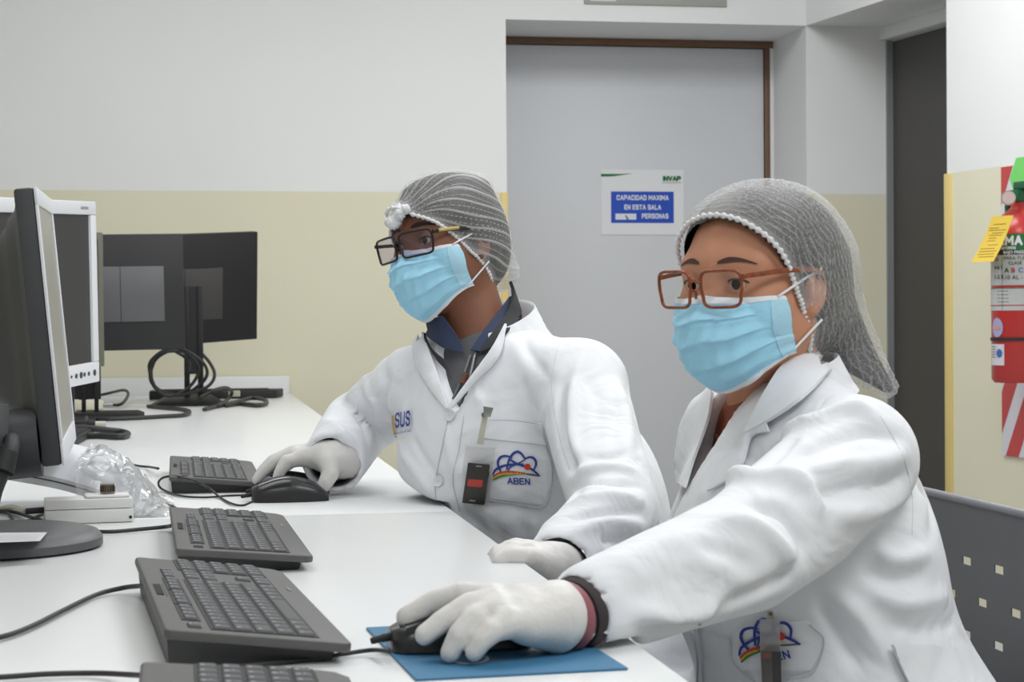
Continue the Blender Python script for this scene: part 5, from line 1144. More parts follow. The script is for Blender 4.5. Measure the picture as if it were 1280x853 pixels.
    decal_poly('logo_bar', sk, band_poly([(494, 519), (493.6, 540)], 3.0), LYEL, co); text_decal('logo_line', 'Sistema Unico de Salud', sk, (506, 540.5), (0.42, -0.10), (0.03, -1.0), 5.6, NAVY, co)
    text_decal('logo_line', 'BOLIVIA', sk, (505, 548), (0.6, -0.06), (0.03, -1.0), 5.0, mat('logo_pale', (226, 216, 170), 0.6), co)
    # head
    hd, hv, hf, T = person_head(root, o, R, s, NB+V3(0.0, 0, -0.03), SK, EYEW, IRIS, (0.027, -0.002, 0.0046), BROWC)
    mask_part(root, T, hv, hf, width=0.0635, zb=-0.124)
    FB = mat('frame_black', (34, 26, 28), 0.3, 0.1, 60); GOLD = mat('temple_gold', (190, 168, 104), 0.35, 0.1, 60)
    g = specs(root, T, FB, lens_material('lens_violet', (0.86, 0.84, 0.90), 0.05), 0.0345, 0.0300, 0.0200, 0.004, 0.1155, 1.5, 0.0018, 0.06, temple_m=None)
    for k, (t0, t1) in enumerate(((0.30, 0.52),)):
        a, b = T @ Vector((0.090, 0.0722, 0.0180)), T @ Vector((0.048, 0.0785, 0.0195)); MB().tube([a, b], 0.0026, 8).build('gold_inlay', GOLD, g, smooth=40)
    # hair under the net, then the net
    n = np.array([0.70, 0, -0.71]); n /= np.linalg.norm(n); c0 = 0.027
    def cap(P, off): return smin(ell(P, (-0.014, 0, 0.040), (0.100+off, 0.078+off, 0.075+off)), ell(P, (-0.040, 0, -0.01), (0.075+off, 0.074+off, 0.075+off)), 0.03)
    vv, ff = surface_nets(lambda P: smin(cap(P, 0.0065), ell(P, (-0.03, 0.0, 0.094), (0.073, 0.060, 0.020)), 0.03), (-0.15, -0.12, -0.12), (0.13, 0.12, 0.17), 0.004)
    vv, ff, _ = compact(vv, ff, (vv[ff].mean(1) @ n) < c0-0.006); link('hair', quads_to_mesh('hair', np.array([T @ Vector(p) for p in vv]), ff), HAIR, root)
    def netf(P):
        d = smin(cap(P, 0.009), ell(P, (-0.03, 0.0, 0.098), (0.075, 0.062, 0.022)), 0.03)
        d = smin(d, sph(P, (-0.105, 0.02, -0.055), 0.030), 0.03); d = smin(d, sph(P, (0.092, -0.006, 0.058), 0.022), 0.02); return smin(d, ell(np.stack([P[:, 0], np.abs(P[:, 1]), P[:, 2]], 1), (-0.010, 0.075, -0.002), (0.022, 0.014, 0.034)), 0.012)
    vv, ff = surface_nets(netf, (-0.17, -0.13, -0.14), (0.15, 0.13, 0.18), 0.0022)
    N = normals(vv, ff); kn = np.array([0.105, 0.0, 0.052])
    rel = vv-kn; ax = np.array([-0.85, 0.0, -0.25]); ax /= np.linalg.norm(ax); e1 = np.array([0, 1.0, 0]); e2 = np.cross(ax, e1); ph = np.arctan2(rel @ e2, rel @ e1); dist = np.linalg.norm(rel, axis=1)
    wv = 25*ph+1.6*np.sin(dist*38+ph*3)+0.8*np.sin(vv[:, 2]*90+ph*5); pl = np.clip(np.sin(wv), 0, 1)**7; pl2 = np.clip(np.sin(wv*2.3+1.0+np.sin(dist*60)), 0, 1)**10*0.7
    edge = np.clip(1-(c0-(vv @ n))/0.014, 0, 1); bunch = np.exp(-(np.linalg.norm(vv-np.array([0.108, -0.004, 0.056]), axis=1)/0.026)**2); nap = np.exp(-(np.linalg.norm(vv-np.array([-0.12, 0.03, -0.06]), axis=1)/0.04)**2)
    pleat = np.clip(np.maximum.reduce([pl*0.95, pl2, edge*0.8, bunch*1.1, nap*0.8]), 0, 1)
    vv = vv+N*(pl*0.0014+pl2*0.0007+bunch*0.002*np.sin(ph*30))[:, None]
    kv, kf, u = compact(vv, ff, (vv[ff].mean(1) @ n) < c0); me = quads_to_mesh('hairnet', np.array([T @ Vector(p) for p in kv]), kf); a = me.attributes.new('pleat', 'FLOAT', 'POINT'); a.data.foreach_set('value', pleat[u].astype(f32))
    nt_ = link('hairnet', me, net_material('net_man', 0.13, 0.72, 500, (1, 1, 1), 0.5, 0.3), root)
    lp = plane_loop(netf, n, c0, np.array([0, 0, 1.0])); net_band(nt_, [T @ Vector(p) for p in lp], mat('elastic_white', (226, 227, 230), 0.8, 0.05, 200), 0.0026, 75)
    kp = [T @ Vector(p) for p in ((0.104, -0.004, 0.052), (0.108, 0.010, 0.058), (0.106, -0.018, 0.050), (0.100, 0.002, 0.068), (0.112, -0.006, 0.044), (0.102, 0.018, 0.064))]
    kv, kf = surface_nets(lambda P: np.minimum.reduce([smin(sph(P, kp[i], 0.008), sph(P, kp[0], 0.008), 0.012) for i in range(1, 6)]), np.min(kp, 0)-0.02, np.max(kp, 0)+0.02, 0.002); kv = kv+normals(kv, kf)*(0.0012*np.sin(kv @ np.array([700., 500, 900]))*np.sin(kv @ np.array([-300., 800, 420])))[:, None]
    link('gathered_knot', quads_to_mesh('gathered_knot', kv, kf), mat('elastic_white', (226, 227, 230), 0.8, 0.05, 200), nt_)
    # gloves
    g = dict(palm=[([at(432, 572, 2.84), at(404, 571, 2.83), at(380, 572, 2.828)], [0.030, 0.024, 0.014]), ([at(430, 574, 2.85), at(400, 568, 2.86), at(366, 568, 2.862)], [0.027, 0.022, 0.013]), ([at(430, 574, 2.86), at(395, 572, 2.885), at(366, 574, 2.893)], [0.024, 0.018, 0.011]), ([at(420, 572, 2.82), at(412, 580, 2.805)], [0.022, 0.017])],
             fingers=[([at(384, 571, 2.828), at(359, 577, 2.822), at(351, 588, 2.818), at(347, 597, 2.816)], [0.0135, 0.0108, 0.0095, 0.0082]), ([at(366, 567, 2.85), at(342, 577, 2.846), at(329, 589, 2.842), at(321, 600, 2.84)], [0.0125, 0.0108, 0.0095, 0.0082]), ([at(366, 569, 2.872), at(345, 582, 2.874), at(334, 604, 2.876)], [0.012, 0.010, 0.008]), ([at(368, 574, 2.893), at(352, 588, 2.90), at(346, 605, 2.905)], [0.0105, 0.009, 0.0075]), ([at(412, 578, 2.806), at(413, 592, 2.795), at(408, 602, 2.79), at(401, 612, 2.788)], [0.0165, 0.0135, 0.012, 0.0095])])
    glove_mesh('glove', root, g, GLOVE)
    fw = []
    for k in range(4):
        dd = 2.115-0.021*k; fw.append(([at(664-2*k, 692+2.0*k, dd), at(641-2*k, 688+2.6*k, dd), at(622+1*k, 691+3.2*k, dd-0.002), at(617+3*k, 696+3.0*k, dd+0.004)], [0.0115, 0.0105, 0.0095, 0.0085]))
    g = dict(palm=[([at(706, 708, 2.215), at(686, 702, 2.13), at(662, 694, 2.10)], [0.026, 0.022, 0.014]), ([at(704, 712, 2.205), at(684, 708, 2.10), at(660, 699, 2.055)], [0.024, 0.020, 0.012])], fingers=fw+[([at(684, 697, 2.14), at(662, 688, 2.135), at(645, 684, 2.13), at(634, 685, 2.125)], [0.015, 0.012, 0.0105, 0.009])])
    glove_mesh('glove', root, g, GLOVE)
    legs(root, pel, Rb, lkn, rkn)
    # dosimeter clipped to the pocket
    bd = empty('dosimeter_badge'); tag(bd, 'black dosimeter badge with red label clipped to the coat of the man', 'badge')
    p0, N = sk.hit(597, 600); N = N/np.linalg.norm(N)
    def pl_(px, py, h): q = ray(px, py); return CP+q*(((p0+N*h-CP) @ N)/(q @ N))
    def slab(name, px4, h0, h1, m, bevel=0.0): return MB().add([pl_(x, y, h1) for x, y in px4]+[pl_(x, y, h0) for x, y in px4], [(0, 1, 2, 3), (7, 6, 5, 4)]+[(i, (i+1) % 4, 4+(i+1) % 4, 4+i) for i in range(4)]).build(name, m, bd, bevel=bevel)
    slab('body', [(585, 578.5), (612.5, 581), (605.5, 632), (577.5, 629)], 0.006, 0.017, mat('dosimeter_black', (50, 48, 46), 0.4, 0.06, 60), 0.0012)
    slab('red_label', [(585, 599.5), (604, 600.5), (602, 609.5), (584, 608)], 0.017, 0.0175, mat('dosimeter_red', (186, 62, 52), 0.5))
    for (x, y) in ((598, 583), (590, 626)): slab('printed_mark', [(x-3, y-0.8), (x+4, y-0.3), (x+4, y+1.2), (x-3, y+0.8)], 0.017, 0.0174, mat('mark_pale', (150, 148, 142), 0.5))
    slab('side_button', [(609, 590), (612, 590), (611, 597), (608, 597)], 0.008, 0.0185, mat('button_black', (30, 30, 32), 0.4), 0.0004)
    CL = mat('clear_vinyl', (225, 225, 225), 0.2, 0.02, 20, trans=0.0, alpha=0.28)
    slab('clear_holder', [(581, 556), (619, 558), (611, 634), (575, 632)], 0.003, 0.0045, CL); slab('holder_edge', [(581, 556), (619, 558), (618.5, 560.5), (580.5, 558.5)], 0.0045, 0.0055, mat('vinyl_edge', (224, 225, 228), 0.3))
    slab('strap', [(604.5, 512), (611.5, 513), (603, 556), (596, 555)], 0.006, 0.0075, mat('strap_cream', (206, 204, 188), 0.35, 0.03, 30, alpha=0.8), 0.0003)
    slab('clip', [(604, 508), (617, 510), (613, 522), (605, 520)], 0.0075, 0.011, mat('clip_metal', (150, 150, 148), 0.3, 0.1, 60, metal=0.7), 0.0008)
    slab('snap', [(602, 516), (607, 516.5), (606, 522), (601.5, 521)], 0.0075, 0.0095, mat('snap_metal', (120, 120, 116), 0.35, metal=0.7), 0.0008)
    return root
build_man()

# ================================================================== the woman
def build_woman():
    root = empty('person'); tag(root, 'person with tortoiseshell glasses and hairnet reaching out to the mouse on the blue pad', 'person')
    SK = mat('skin_tan', (198, 142, 114), 0.55, 0.06, 25, 0.08, 400, sss=0.12, spec=0.35)
    SL, SR, NB = at(1068, 574, 1.86), at(912, 552, 2.14), at(968, 480, 2.03); pel = V3(0.72, 1.90, 0.545)
    EL, WL = at(930, 690, 1.69), at(741, 761, 1.528); ER, WR = SR+V3(0.0, 0.05, -0.25), SR+V3(-0.20, 0.02, -0.30)
    Rb = facing((SL+SR)/2, 66); ch = (SL+SR)/2+V3(0.005, 0, -0.10); be = ch*0.5+pel*0.5+V3(0.0, 0, 0.02)
    def torso(P):
        d = ell(P, ch, (0.115, 0.150, 0.175), Rb); d = smin(d, ell(P, ch+Rb @ V3(0.045, 0, -0.02), (0.085, 0.125, 0.09), Rb), 0.05)
        d = smin(d, ell(P, be, (0.125, 0.150, 0.20), Rb), 0.07); d = smin(d, ell(P, pel, (0.16, 0.185, 0.125), Rb), 0.08)
        d = smin(d, rcone(P, NB+V3(0, 0, -0.035), SL+V3(0, 0, 0.002), 0.050, 0.056), 0.04); return smin(d, rcone(P, NB+V3(0, 0, -0.035), SR+V3(0, 0, 0.002), 0.050, 0.055), 0.04)
    bx = lambda p: Rb.T @ (np.asarray(p)-ch)
    tri = [bx(at(842, 690, 2.02)), bx(at(980, 455, 1.97)), bx(at(886, 470, 2.06))]
    def vcut(P):
        q = (P-np.asarray(ch, f32)) @ np.asarray(Rb, f32); d = None
        for i in range(3):
            a, b = tri[i][1:], tri[(i+1) % 3][1:]; t = b-a; n = np.array([t[1], -t[0]])/np.linalg.norm(t)
            c = (tri[(i+2) % 3][1:]-a) @ n; n = -n if c > 0 else n; e = (q[:, 1]-a[0])*n[0]+(q[:, 2]-a[1])*n[1]; d = e if d is None else np.maximum(d, e)
        return np.maximum(d, -0.03-q[:, 0])
    lkn, rkn = V3(0.34, 1.74, 0.52), V3(0.34, 2.04, 0.52)
    dL = (WL-EL)/np.linalg.norm(WL-EL)
    def coat(P, cut=True):
        t = torso(P); t = smin(t, rcone(P, pel+Rb @ V3(0.02, 0.08, -0.03), lkn+V3(0.14, 0, 0.0), 0.095, 0.082), 0.04); t = smin(t, rcone(P, pel+Rb @ V3(0.02, -0.08, -0.03), rkn+V3(0.14, 0, 0.0), 0.095, 0.082), 0.04)
        a = chain(P, [SL, EL*0.5+SL*0.5+V3(0, 0, -0.004), EL, WL], [0.062, 0.062, 0.057, 0.040]); a = smax(a, (P-np.asarray(WL+dL*0.026, f32)) @ dL.astype(f32), 0.004); t = smin(t, a, 0.020)
        b = chain(P, [SR, ER, WR], [0.056, 0.052, 0.042]); t = smin(t, b, 0.022)
        t = smax(t, -np.maximum(P[:, 0]-0.367, np.abs(P[:, 2]-0.722)-0.0225), 0.006)
        if not cut: return t
        t = smax(t, -vcut(P), 0.004)
        t = smax(t, -rcone(P, WL+dL*0.004, WL+(WL-EL)*0.6, 0.0295, 0.031), 0.003); return t
    lo = np.min([SL, SR, ER, WL, WR, pel, lkn], 0)-0.13; hi = np.max([SL, SR, EL, NB, pel, ER], 0)+0.15; lo[2] = 0.36
    v, f = surface_nets(coat, lo, hi, 0.005); v = smooth_mesh(v, f, 2, 0.5); v = ripple(v, normals(v, f), 0.0020, 11)
    v = strokes(v, f, [
        ([(965, 560), (1010, 530), (1060, 512), (1096, 516)], 9, 7), ([(980, 580), (1030, 555), (1085, 540), (1120, 548)], 8, -6), ([(985, 600), (1040, 585), (1100, 578), (1138, 562)], 10, 6), ([(1010, 622), (1060, 612), (1110, 606), (1140, 592)], 8, -6), ([(1040, 645), (1090, 640), (1135, 620)], 10, 5),
        ([(880, 618), (930, 596), (985, 598), (1015, 620), (1018, 650)], 10, 8), ([(930, 630), (975, 640), (1000, 668), (1010, 695)], 8, -7), ([(880, 655), (930, 655), (975, 685), (992, 712)], 10, 7), ([(868, 680), (910, 690), (950, 715)], 10, -4),
        ([(730, 720), (800, 690), (870, 665)], 14, 4), ([(735, 760), (800, 740), (870, 725), (930, 735)], 14, -3), ([(790, 765), (830, 772), (870, 768), (900, 755)], 8, 6), ([(800, 785), (840, 786), (880, 778)], 7, -6), ([(1000, 700), (960, 735), (900, 760)], 9, -6),
        ([(1090, 680), (1120, 700), (1165, 690)], 10, 5), ([(1075, 705), (1110, 728), (1160, 720)], 10, -5), ([(1085, 735), (1130, 755), (1185, 745)], 10, 5), ([(1040, 740), (1080, 780), (1110, 830)], 10, 6), ([(1020, 745), (1050, 790), (1075, 840)], 9, -6), ([(1110, 780), (1150, 790), (1195, 775)], 9, -4),
        ([(1150, 570), (1165, 620), (1160, 680)], 10, -4), ([(1000, 540), (960, 580), (935, 600)], 8, -4)])
    uv, uf = surface_nets(lambda P: coat(P, False), np.min([SL, SR, ch], 0)-0.17, np.max([SL, SR, NB], 0)+0.14, 0.008); usk = Skin(smooth_mesh(uv, uf, 2), uf)
    sk = Skin(v, f); co = link('lab_coat', quads_to_mesh('lab_coat', v, f), COAT, root)
    RUST = mat('blouse_rust', (128, 66, 42), 0.7, 0.1, 40, 0.15, 500)
    sv, sf = surface_nets(lambda P: torso(P)+0.012, np.min([SL, SR, ch], 0)-0.16, np.max([SL, SR, NB], 0)+0.12, 0.006); sv = smooth_mesh(sv, sf, 2)
    keep = ((sv[sf].mean(1)-ch) @ Rb)[:, 0] > -0.06; sv, sf, _ = compact(sv, sf, keep); ssk = Skin(sv, sf); link('blouse', quads_to_mesh('blouse', sv, sf), RUST, root)
    seam('blouse_neckline', ssk, [(896, 546), (906, 553), (916, 552)], RUST, root, 0.003, 0.001)
    # collar and lapels
    patch('lapel', usk, [(898, 494), (894, 520), (884, 549), (872, 579), (861, 612)], [(890, 492), (868, 508), (855, 540), (849, 575), (852, 606)], COAT, co, 0.004, 0.002, n=8, lift=lambda u, w_: 0.007*(1-u)*math.sin(PI*(0.15+0.8*w_)))
    patch('lapel', usk, [(960, 500), (944, 534), (922, 563), (903, 594), (888, 616)], [(966, 542), (944, 548), (933, 580), (916, 600), (894, 614)], COAT, co, 0.004, 0.002, n=8, lift=lambda u, w_: 0.007*(1-u)*math.sin(PI*(0.15+0.8*w_)))
    patch('collar', usk, [(1010, 442), (990, 466), (968, 498), (944, 534)], [(1036, 470), (1014, 502), (982, 524), (940, 546)], COAT, co, 0.005, 0.003, n=8, lift=lambda u, w_: 0.014*(1-w_)*(1-u)+0.004)
    collar_ring(NB, Rb, co, -120, 75, [0.062, 0.065, 0.070, 0.088, 0.092, 0.072], [-0.015, 0.030, 0.034, 0.0, -0.004, 0.022], 0.022, 'collar_back')
    # pockets
    patch('pocket', sk, [(922, 788), (917, 805), (919, 838)], [(1008, 776), (1028, 800), (1014, 838)], COAT, co, 0.0012, 0.0012, n=10)
    for L in ([(914, 800), (920, 828), (945, 852)], [(1012, 780), (1030, 800), (1018, 838), (985, 850)]): seam('pocket_seam', sk, L, COATSEAM, co, 0.0010, 0.0028)
    patch('side_pocket', sk, [(1108, 806), (1120, 830), (1135, 860)], [(1208, 813), (1210, 835), (1210, 862)], COAT, co, 0.006, 0.003, n=8)
    seam('front_edge', sk, [(874, 780), (878, 815), (880, 856)], COATSEAM, co, 0.0016, 0.0008); seam('front_stitching', sk, [(866, 790), (872, 820), (872, 856)], COATSEAM, co, 0.0012, 0.0006)
    seam('armhole_seam', sk, [(1100, 520), (1128, 570), (1140, 620), (1140, 668)], COATSEAM, co, 0.0004, 0.0)
    c_, s_ = math.cos(-0.30), math.sin(-0.30); k = 1.36
    M2 = np.array([[k*c_, -k*s_, 915.0], [k*s_*0.55, k*c_, 778.0]]); aben_logo(sk, co, M2)
    # head
    s = 0.93; R = facing(at(930, 360, 2.0), 36, 5, 0); o = at(884, 358, 1.925)-R @ V3(0.095, 0, 0.008)*s
    hd, hv, hf, T = person_head(root, o, R, s, NB+V3(0.0, 0, -0.03), SK, EYEW, IRIS, (0.0265, -0.001, 0.0036), mat('brow_brown', (74, 50, 42), 0.7, 0.2, 200))
    mask_part(root, T, hv, hf)
    TORT = mat('tortoiseshell', (138, 68, 36), 0.25, 0.75, 130, coat=0.3)
    specs(root, T, TORT, lens_material('lens_clear', (0.97, 0.97, 0.97), 0.025), 0.0325, 0.0250, 0.0205, 0.006, 0.1165, 0.9, 0.0018, 0.05, square=0.42)
    n = np.array([0.854, 0, -0.518]); n /= np.linalg.norm(n); c0 = 0.0225
    Ti = T.inverted(); L_ = lambda *a: np.array(Ti @ Vector(at(*a)))
    tail = [L_(1003, 345, 2.07), L_(1034, 392, 2.08), L_(1066, 440, 2.08), L_(1109, 484, 2.07)]
    def cap(P, off): return smin(ell(P, (-0.016, 0, 0.044), (0.102+off, 0.080+off, 0.070+off)), ell(P, (-0.045, 0, -0.01), (0.080+off, 0.076+off, 0.080+off)), 0.03)
    def hairf(P): return smin(cap(P, 0.003), chain(P, tail, [0.060, 0.038, 0.026, 0.008]), 0.04)
    lo = np.minimum([-0.15, -0.12, -0.12], np.min(tail, 0)-0.06); hi = np.array([0.14, 0.13, 0.18])
    hi = np.maximum(hi, np.max(tail, 0)+0.06)
    vv, ff = surface_nets(hairf, lo, hi, 0.004); vv, ff, _ = compact(vv, ff, (vv[ff].mean(1) @ n) < c0-0.002); link('hair', quads_to_mesh('hair', np.array([T @ Vector(p) for p in vv]), ff), HAIR, root)
    # loose hair below the net at the neck
    for k in range(5):
        a = at(1010+2.4*k, 396+2.2*k, 2.02+0.004*k); b = at(1013+2.2*k, 420+1.4*k, 2.035); c_ = at(1020+2*k, 442+0.8*k, 2.045)
        MB().tube(catmull([a, b, c_], 5), [0.006, 0.006, 0.006, 0.0055, 0.005, 0.005, 0.0045, 0.004, 0.003, 0.002, 0.001], 6).build('hair_lock', HAIR, root, smooth=True)
    def netf(P):
        d = smin(cap(P, 0.010), chain(P, tail, [0.067, 0.046, 0.034, 0.013]), 0.045); return smin(d, ell(np.stack([P[:, 0], np.abs(P[:, 1]), P[:, 2]], 1), (-0.010, 0.075, 0.003), (0.022, 0.014, 0.030)), 0.012)
    vv, ff = surface_nets(netf, lo-0.02, hi+0.02, 0.0022); N = normals(vv, ff)
    # crinkles run across the net, following its edge
    al = vv @ n; acr = vv[:, 1]; up_ = vv @ np.array([0.56, 0, 0.83])
    w1 = 820*al+3.0*np.sin(acr*70+up_*45)+2.2*np.sin(up_*120+al*40); w2 = 560*al+260*up_*np.sin(acr*20)+2.5*np.sin(acr*110-up_*80)
    c1 = np.clip(np.sin(w1), 0, 1)**5; c2 = np.clip(np.sin(w2), 0, 1)**7; edge = np.clip(1-(c0-al)/0.012, 0, 1); fr = np.exp(-(np.linalg.norm(vv-np.array([0.075, 0.0, 0.115]), axis=1)/0.035)**2)
    pleat = np.clip(np.maximum.reduce([c1*0.75, c2*0.65, edge*0.85, fr*0.9]), 0, 1); vv = vv+N*(c1*0.0012+c2*0.0010)[:, None]
    kv, kf, u = compact(vv, ff, (vv[ff].mean(1) @ n) < c0); me = quads_to_mesh('hairnet', np.array([T @ Vector(p) for p in kv]), kf); a = me.attributes.new('pleat', 'FLOAT', 'POINT'); a.data.foreach_set('value', pleat[u].astype(f32))
    nt_ = link('hairnet', me, net_material('net_woman', 0.16, 0.66, 420, (1, 1, 1), 1.2, 0.42), root)
    lp = plane_loop(netf, n, c0, np.array([0, 0, 1.0]), rmax=0.16); net_band(nt_, [T @ Vector(p) for p in lp], mat('elastic_white', (226, 227, 230), 0.8, 0.05, 200), 0.0025, 80)
    # gloved left hand on the mouse
    g = dict(palm=[([at(694, 763, 1.495), at(660, 757, 1.492), at(614, 750, 1.487)], [0.023, 0.018, 0.0125]), ([at(694, 771, 1.484), at(655, 767, 1.470), at(622, 763, 1.456)], [0.023, 0.018, 0.0125]), ([at(692, 779, 1.474), at(660, 782, 1.452), at(638, 780, 1.438)], [0.021, 0.016, 0.0115])],
             fingers=[([at(616, 749, 1.488), at(576, 743, 1.490), at(536, 756, 1.492), at(509, 772, 1.492)], [0.0125, 0.0105, 0.0098, 0.0092]), ([at(616, 753, 1.470), at(586, 758, 1.462), at(553, 777, 1.454), at(532, 794, 1.450)], [0.0122, 0.0106, 0.0096, 0.0090]), ([at(622, 764, 1.456), at(594, 774, 1.444), at(574, 795, 1.436), at(563, 817, 1.434)], [0.0118, 0.0106, 0.0094, 0.0082]), ([at(637, 780, 1.440), at(616, 789, 1.430), at(602, 803, 1.426), at(593, 816, 1.425)], [0.0112, 0.0096, 0.0086, 0.0076]), ([at(672, 760, 1.512), at(630, 764, 1.525), at(590, 774, 1.527)], [0.015, 0.012, 0.009])])
    glove_mesh('glove', root, g, GLOVE)
    # rolled glove edge, dark sleeve, wrist band
    def ring(name, px, py, d, ax, r1, r2, wdt, m):
        c = at(px, py, d); a = np.asarray(ax)/np.linalg.norm(ax); e1 = np.cross(a, V3(0, 0, 1)); e1 /= np.linalg.norm(e1); e2 = np.cross(e1, a); vs = []; fs = []; n_ = 32
        for (t, k_) in ((-1, 1.0), (-0.6, 1.05), (0.6, 1.05), (1, 1.0), (0.9, 0.9), (-0.9, 0.9)):
            for i in range(n_): an = 2*PI*i/n_; vs.append(c+a*t*wdt/2+(e1*math.cos(an)*r1+e2*math.sin(an)*r2)*k_)
        for l in range(6):
            for i in range(n_): fs.append((l*n_+i, l*n_+(i+1) % n_, ((l+1) % 6)*n_+(i+1) % n_, ((l+1) % 6)*n_+i))
        return MB().add(vs, fs).build(name, m, root, smooth=50)
    ax = WL-EL
    ring('glove_cuff', 694, 771, 1.486, ax, 0.0255, 0.0260, 0.005, GLOVE); 
    wb = empty('wrist_band'); tag(wb, 'dusty pink wrist band with dark clasp on the wrist reaching for the mouse', 'wrist band')
    b = ring('strap', 707, 771, 1.495, ax, 0.0262, 0.0272, 0.014, mat('band_pink', (142, 84, 92), 0.55, 0.06, 40)); b.parent = wb
    c = at(703, 748, 1.492); zq = Vector(ax).to_track_quat('X', 'Z').to_matrix().to_4x4(); zq.translation = Vector(c)
    MB().bb(-0.008, 0.008, -0.016, 0.014, -0.004, 0.004).xf(zq).build('clasp', mat('clasp_dark', (44, 36, 38), 0.35, 0.1), wb, bevel=0.003)
    ring('sleeve_lining', 724, 766, 1.512, ax, 0.0280, 0.0285, 0.016, mat('lining_dark', (60, 52, 54), 0.8))
    # other hand resting in the lap
    wr = WR; fw = [([wr+V3(-0.06, 0.03-0.02*k, -0.01), wr+V3(-0.10, 0.03-0.021*k, -0.018), wr+V3(-0.125, 0.03-0.021*k, -0.035)], [0.011, 0.0095, 0.0085]) for k in range(4)]
    glove_mesh('glove', root, dict(palm=[([wr, wr+V3(-0.06, 0.02, -0.01)], [0.028, 0.016]), ([wr, wr+V3(-0.06, -0.025, -0.01)], [0.026, 0.014])], fingers=fw+[([wr+V3(-0.02, -0.03, 0), wr+V3(-0.05, -0.055, -0.005), wr+V3(-0.075, -0.06, -0.01)], [0.014, 0.011, 0.009])]), GLOVE, h=0.003)
    legs(root, pel, Rb, lkn, rkn)
    # clear badge holder on the pocket
    bd = empty('badge_holder'); tag(bd, 'clear badge holder with grey badge hanging on the coat of the woman', 'badge')
    p0, N = sk.hit(962, 800)
    def pl_(px, py, h): q = ray(px, py); return CP+q*(((p0+N*h-CP) @ N)/(q @ N))
    def slab(name, px4, h0, h1, m, bevel=0.0): return MB().add([pl_(x, y, h1) for x, y in px4]+[pl_(x, y, h0) for x, y in px4], [(0, 1, 2, 3), (7, 6, 5, 4)]+[(i, (i+1) % 4, 4+(i+1) % 4, 4+i) for i in range(4)]).build(name, m, bd, bevel=bevel)
    CL = mat('clear_vinyl', (225, 225, 225), 0.2, 0.02, 20, alpha=0.28)
    slab('clear_sleeve', [(949, 774), (975, 774), (976, 862), (952, 862)], 0.006, 0.010, mat('misty_vinyl', (206, 206, 210), 0.25, 0.05, 60, alpha=0.4), 0.0008)
    slab('grey_badge', [(951, 815), (976, 815), (977, 862), (953, 862)], 0.010, 0.016, mat('badge_grey', (104, 100, 98), 0.4, 0.1, 50), 0.0008)
    slab('dark_edge', [(965, 815), (976, 815), (977, 862), (966, 862)], 0.016, 0.0165, mat('badge_dark', (70, 68, 68), 0.4))
    slab('red_mark', [(953, 817), (964, 816), (964, 823), (953, 824)], 0.016, 0.0166, mat('badge_red', (150, 96, 92), 0.5))
    slab('strap', [(959, 764), (966, 764), (968, 777), (958, 777)], 0.006, 0.0075, mat('strap_cream', (206, 204, 188), 0.35, 0.03, 30, alpha=0.8)); slab('snap', [(961, 766), (965, 766), (965, 770), (961, 770)], 0.0075, 0.010, mat('snap_metal', (120, 120, 116), 0.35, metal=0.7))
    return root
build_woman()

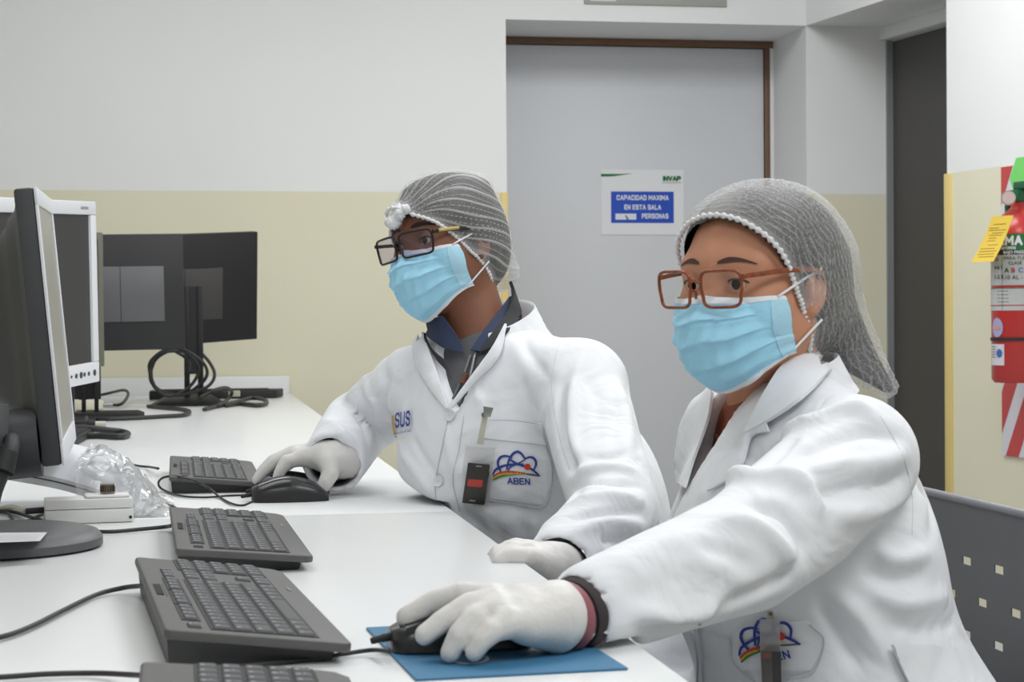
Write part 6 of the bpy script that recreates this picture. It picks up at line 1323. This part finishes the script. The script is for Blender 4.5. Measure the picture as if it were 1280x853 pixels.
# ================================================================== chairs
def perforated_chair():
    """grey plastic chair; its back carries rows of square holes"""
    CG = mat('chair_grey', (96, 96, 99), 0.42, 0.05, 12); X0 = 0.93; Y0, Y1 = 1.70, 2.50; ZT = 0.785
    t = empty('chair', (0.78, 1.95, 0)); tag(t, 'grey plastic chair with square holes in its back, under the woman', 'chair')
    ox, oy = t.location.x, t.location.y
    # holes on a staggered grid (y, z) in world
    us = 0.040; vs_ = 0.0335
    bm = bmesh.new(); cols = 26; rows = 24; y0, y1, z0, z1 = Y0, Y1, 0.48, ZT
    holes = []
    for px, py in ((1228, 660), (1270, 669.5), (1208, 701.5), (1250.5, 712), (1231, 755), (1272, 765), (1213, 798.5), (1253.5, 809.5)):
        q = ray(px, py); d = CP+q*(X0/q[0]); holes.append((d[1], d[2]))
    hs = 0.0048; hy_ = 0.0125
    # the pattern repeats over the whole back
    H = np.array(holes); a = H[1]-H[0]; b_ = H[2]-H[0]; allh = []
    for i in range(-9, 10):
        for j in range(-9, 10):
            p = H[0]+a*i+b_*j
            if y0+0.03 < p[0] < y1-0.03 and z0+0.03 < p[1] < z1-0.03: allh.append(p)
    # build the back as a thin curved plate cut into cells around the holes: boolean-free by triangulating a plane with constraints
    from mathutils.geometry import delaunay_2d_cdt
    pts = []; edges = []; n_ = 0
    def loop(L):
        nonlocal n_
        k = len(L); pts.extend([Vector(p) for p in L]); edges.extend([(n_+i, n_+(i+1) % k) for i in range(k)]); n_ += k
    r = 0.04; out = []
    for cx, cz, a0 in ((y1-r, z1-r, 0), (y0+r, z1-r, 90), (y0+r, z0+r, 180), (y1-r, z0+r, 270)):
        for k in range(7): an = math.radians(a0+15*k); out.append((cx+r*math.cos(an), cz+r*math.sin(an)))
    loop(out)
    for (hy, hz) in allh: loop([(hy-hy_, hz-hs), (hy+hy_, hz-hs), (hy+hy_, hz+hs), (hy-hy_, hz+hs)])
    for i in range(14):
        for j in range(9): pts.append(Vector((y0+0.02+(y1-y0-0.04)*i/13, z0+0.02+(z1-z0-0.04)*j/8)))
    V_, E_, F_, ov, oe, of = delaunay_2d_cdt(pts, edges, [], 1, 1e-6)
    fs = []
    for fc in F_:
        c = sum((V_[i] for i in fc), Vector((0, 0)))/len(fc)
        if any(abs(c.x-h[0]) < hy_ and abs(c.y-h[1]) < hs for h in allh): continue
        fs.append(fc)
    curve = lambda y, z: 0.02+0.0*y
    def back(y, z, off): return (X0-0.02+curve(y, z)-ox+off, y-oy, z)
    nv = len(V_); vs = [back(p.x, p.y, 0) for p in V_]+[back(p.x, p.y, 0.002) for p in V_]; ff = [tuple(f_) for f_ in fs]+[tuple(i+nv for i in f_[::-1]) for f_ in fs]
    from collections import Counter
    ec = Counter()
    for f_ in fs:
        for i in range(len(f_)): ec[tuple(sorted((f_[i], f_[(i+1) % len(f_)])))] += 1
    ff += [(a_, b2, b2+nv, a_+nv) for (a_, b2), c in ec.items() if c == 1]
    MB().add(vs, ff).build('backrest', CG, t, smooth=30)
    rim = [back(y, z, 0.001) for y, z in out]; MB().tube(rim, 0.0055, 8, closed=True).build('back_rim', mat('chair_rim', (128, 128, 134), 0.35, 0.04), t, smooth=True)
    MB().prism([(-0.30, -0.22), (0.12, -0.23), (0.14, -0.18), (0.14, 0.18), (0.12, 0.23), (-0.30, 0.22)], 0.395, 0.412).build('seat', CG, t, bevel=0.006)
    for sx in (-0.26, 0.12):
        for sy in (-0.21, 0.21): MB().tube([(sx, sy, 0.395), (sx*1.12, sy*1.08, 0.0)], 0.011, 10).build('leg', ALU, t, smooth=40)
    for sy in (-0.21, 0.21): MB().tube(catmull([(0.12, sy, 0.395), (0.158, sy, 0.48), (0.162, sy, 0.60)], 5), 0.010, 10).build('back_post', ALU, t, smooth=40)
    return t
perforated_chair()
def task_chair():
    CB = mat('chair_black', (40, 40, 43), 0.6, 0.06, 30, 0.1, 500); t = empty('chair', (0.62, 2.68, 0)); tag(t, 'low black swivel chair hidden behind the man', 'chair')
    MB().prism([(-0.20, -0.20), (0.14, -0.21), (0.18, -0.12), (0.18, 0.12), (0.14, 0.21), (-0.20, 0.20), (-0.24, 0.12), (-0.24, -0.12)], 0.375, 0.425).build('seat', CB, t, bevel=0.015)
    MB().tube([(0, 0, 0.10), (0, 0, 0.375)], 0.026, 16).build('column', ALU, t, smooth=40)
    for k in range(5):
        a = 2*PI*k/5+0.3; MB().tube([(0.02*math.cos(a), 0.02*math.sin(a), 0.10), (0.26*math.cos(a), 0.26*math.sin(a), 0.065)], [0.022, 0.014], 10).build('base_arm', CB, t, smooth=40)
        MB().tube([(0.26*math.cos(a), 0.26*math.sin(a)-0.012, 0.028), (0.26*math.cos(a), 0.26*math.sin(a)+0.012, 0.028)], 0.027, 16).build('castor', CB, t, smooth=40)
    MB().box((0.19, -0.02, 0.62), (0.03, 0.30, 0.18)).build('backrest', CB, t, bevel=0.012); MB().tube(catmull([(0.05, 0, 0.37), (0.20, 0, 0.37), (0.22, 0, 0.50), (0.205, 0, 0.60)], 5), 0.012, 10).build('back_bar', ALU, t, smooth=40)
task_chair()

# labels of the setting
for n_, lb, ca in (('floor', 'grey vinyl floor of the room', 'floor'), ('ceiling', 'flat white ceiling with square light panels', 'ceiling'), ('wall_back', 'back wall, white above and beige below a level line', 'wall'), ('wall_left', 'left wall behind the monitors outside the picture', 'wall'), ('wall_front', 'wall behind the camera', 'wall'), ('wall_right', 'right wall, white above beige, carrying the fire extinguisher', 'wall'),
                   ('trim_1', 'golden corner guard at the left side of the grey door', 'trim'), ('trim_2', 'golden corner guard between the grey door and the dark door', 'trim'), ('trim_3', 'golden corner guard on the wall edge left of the extinguisher', 'trim')):
    o = bpy.data.objects.get(n_)
    if o: tag(o, lb, ca)
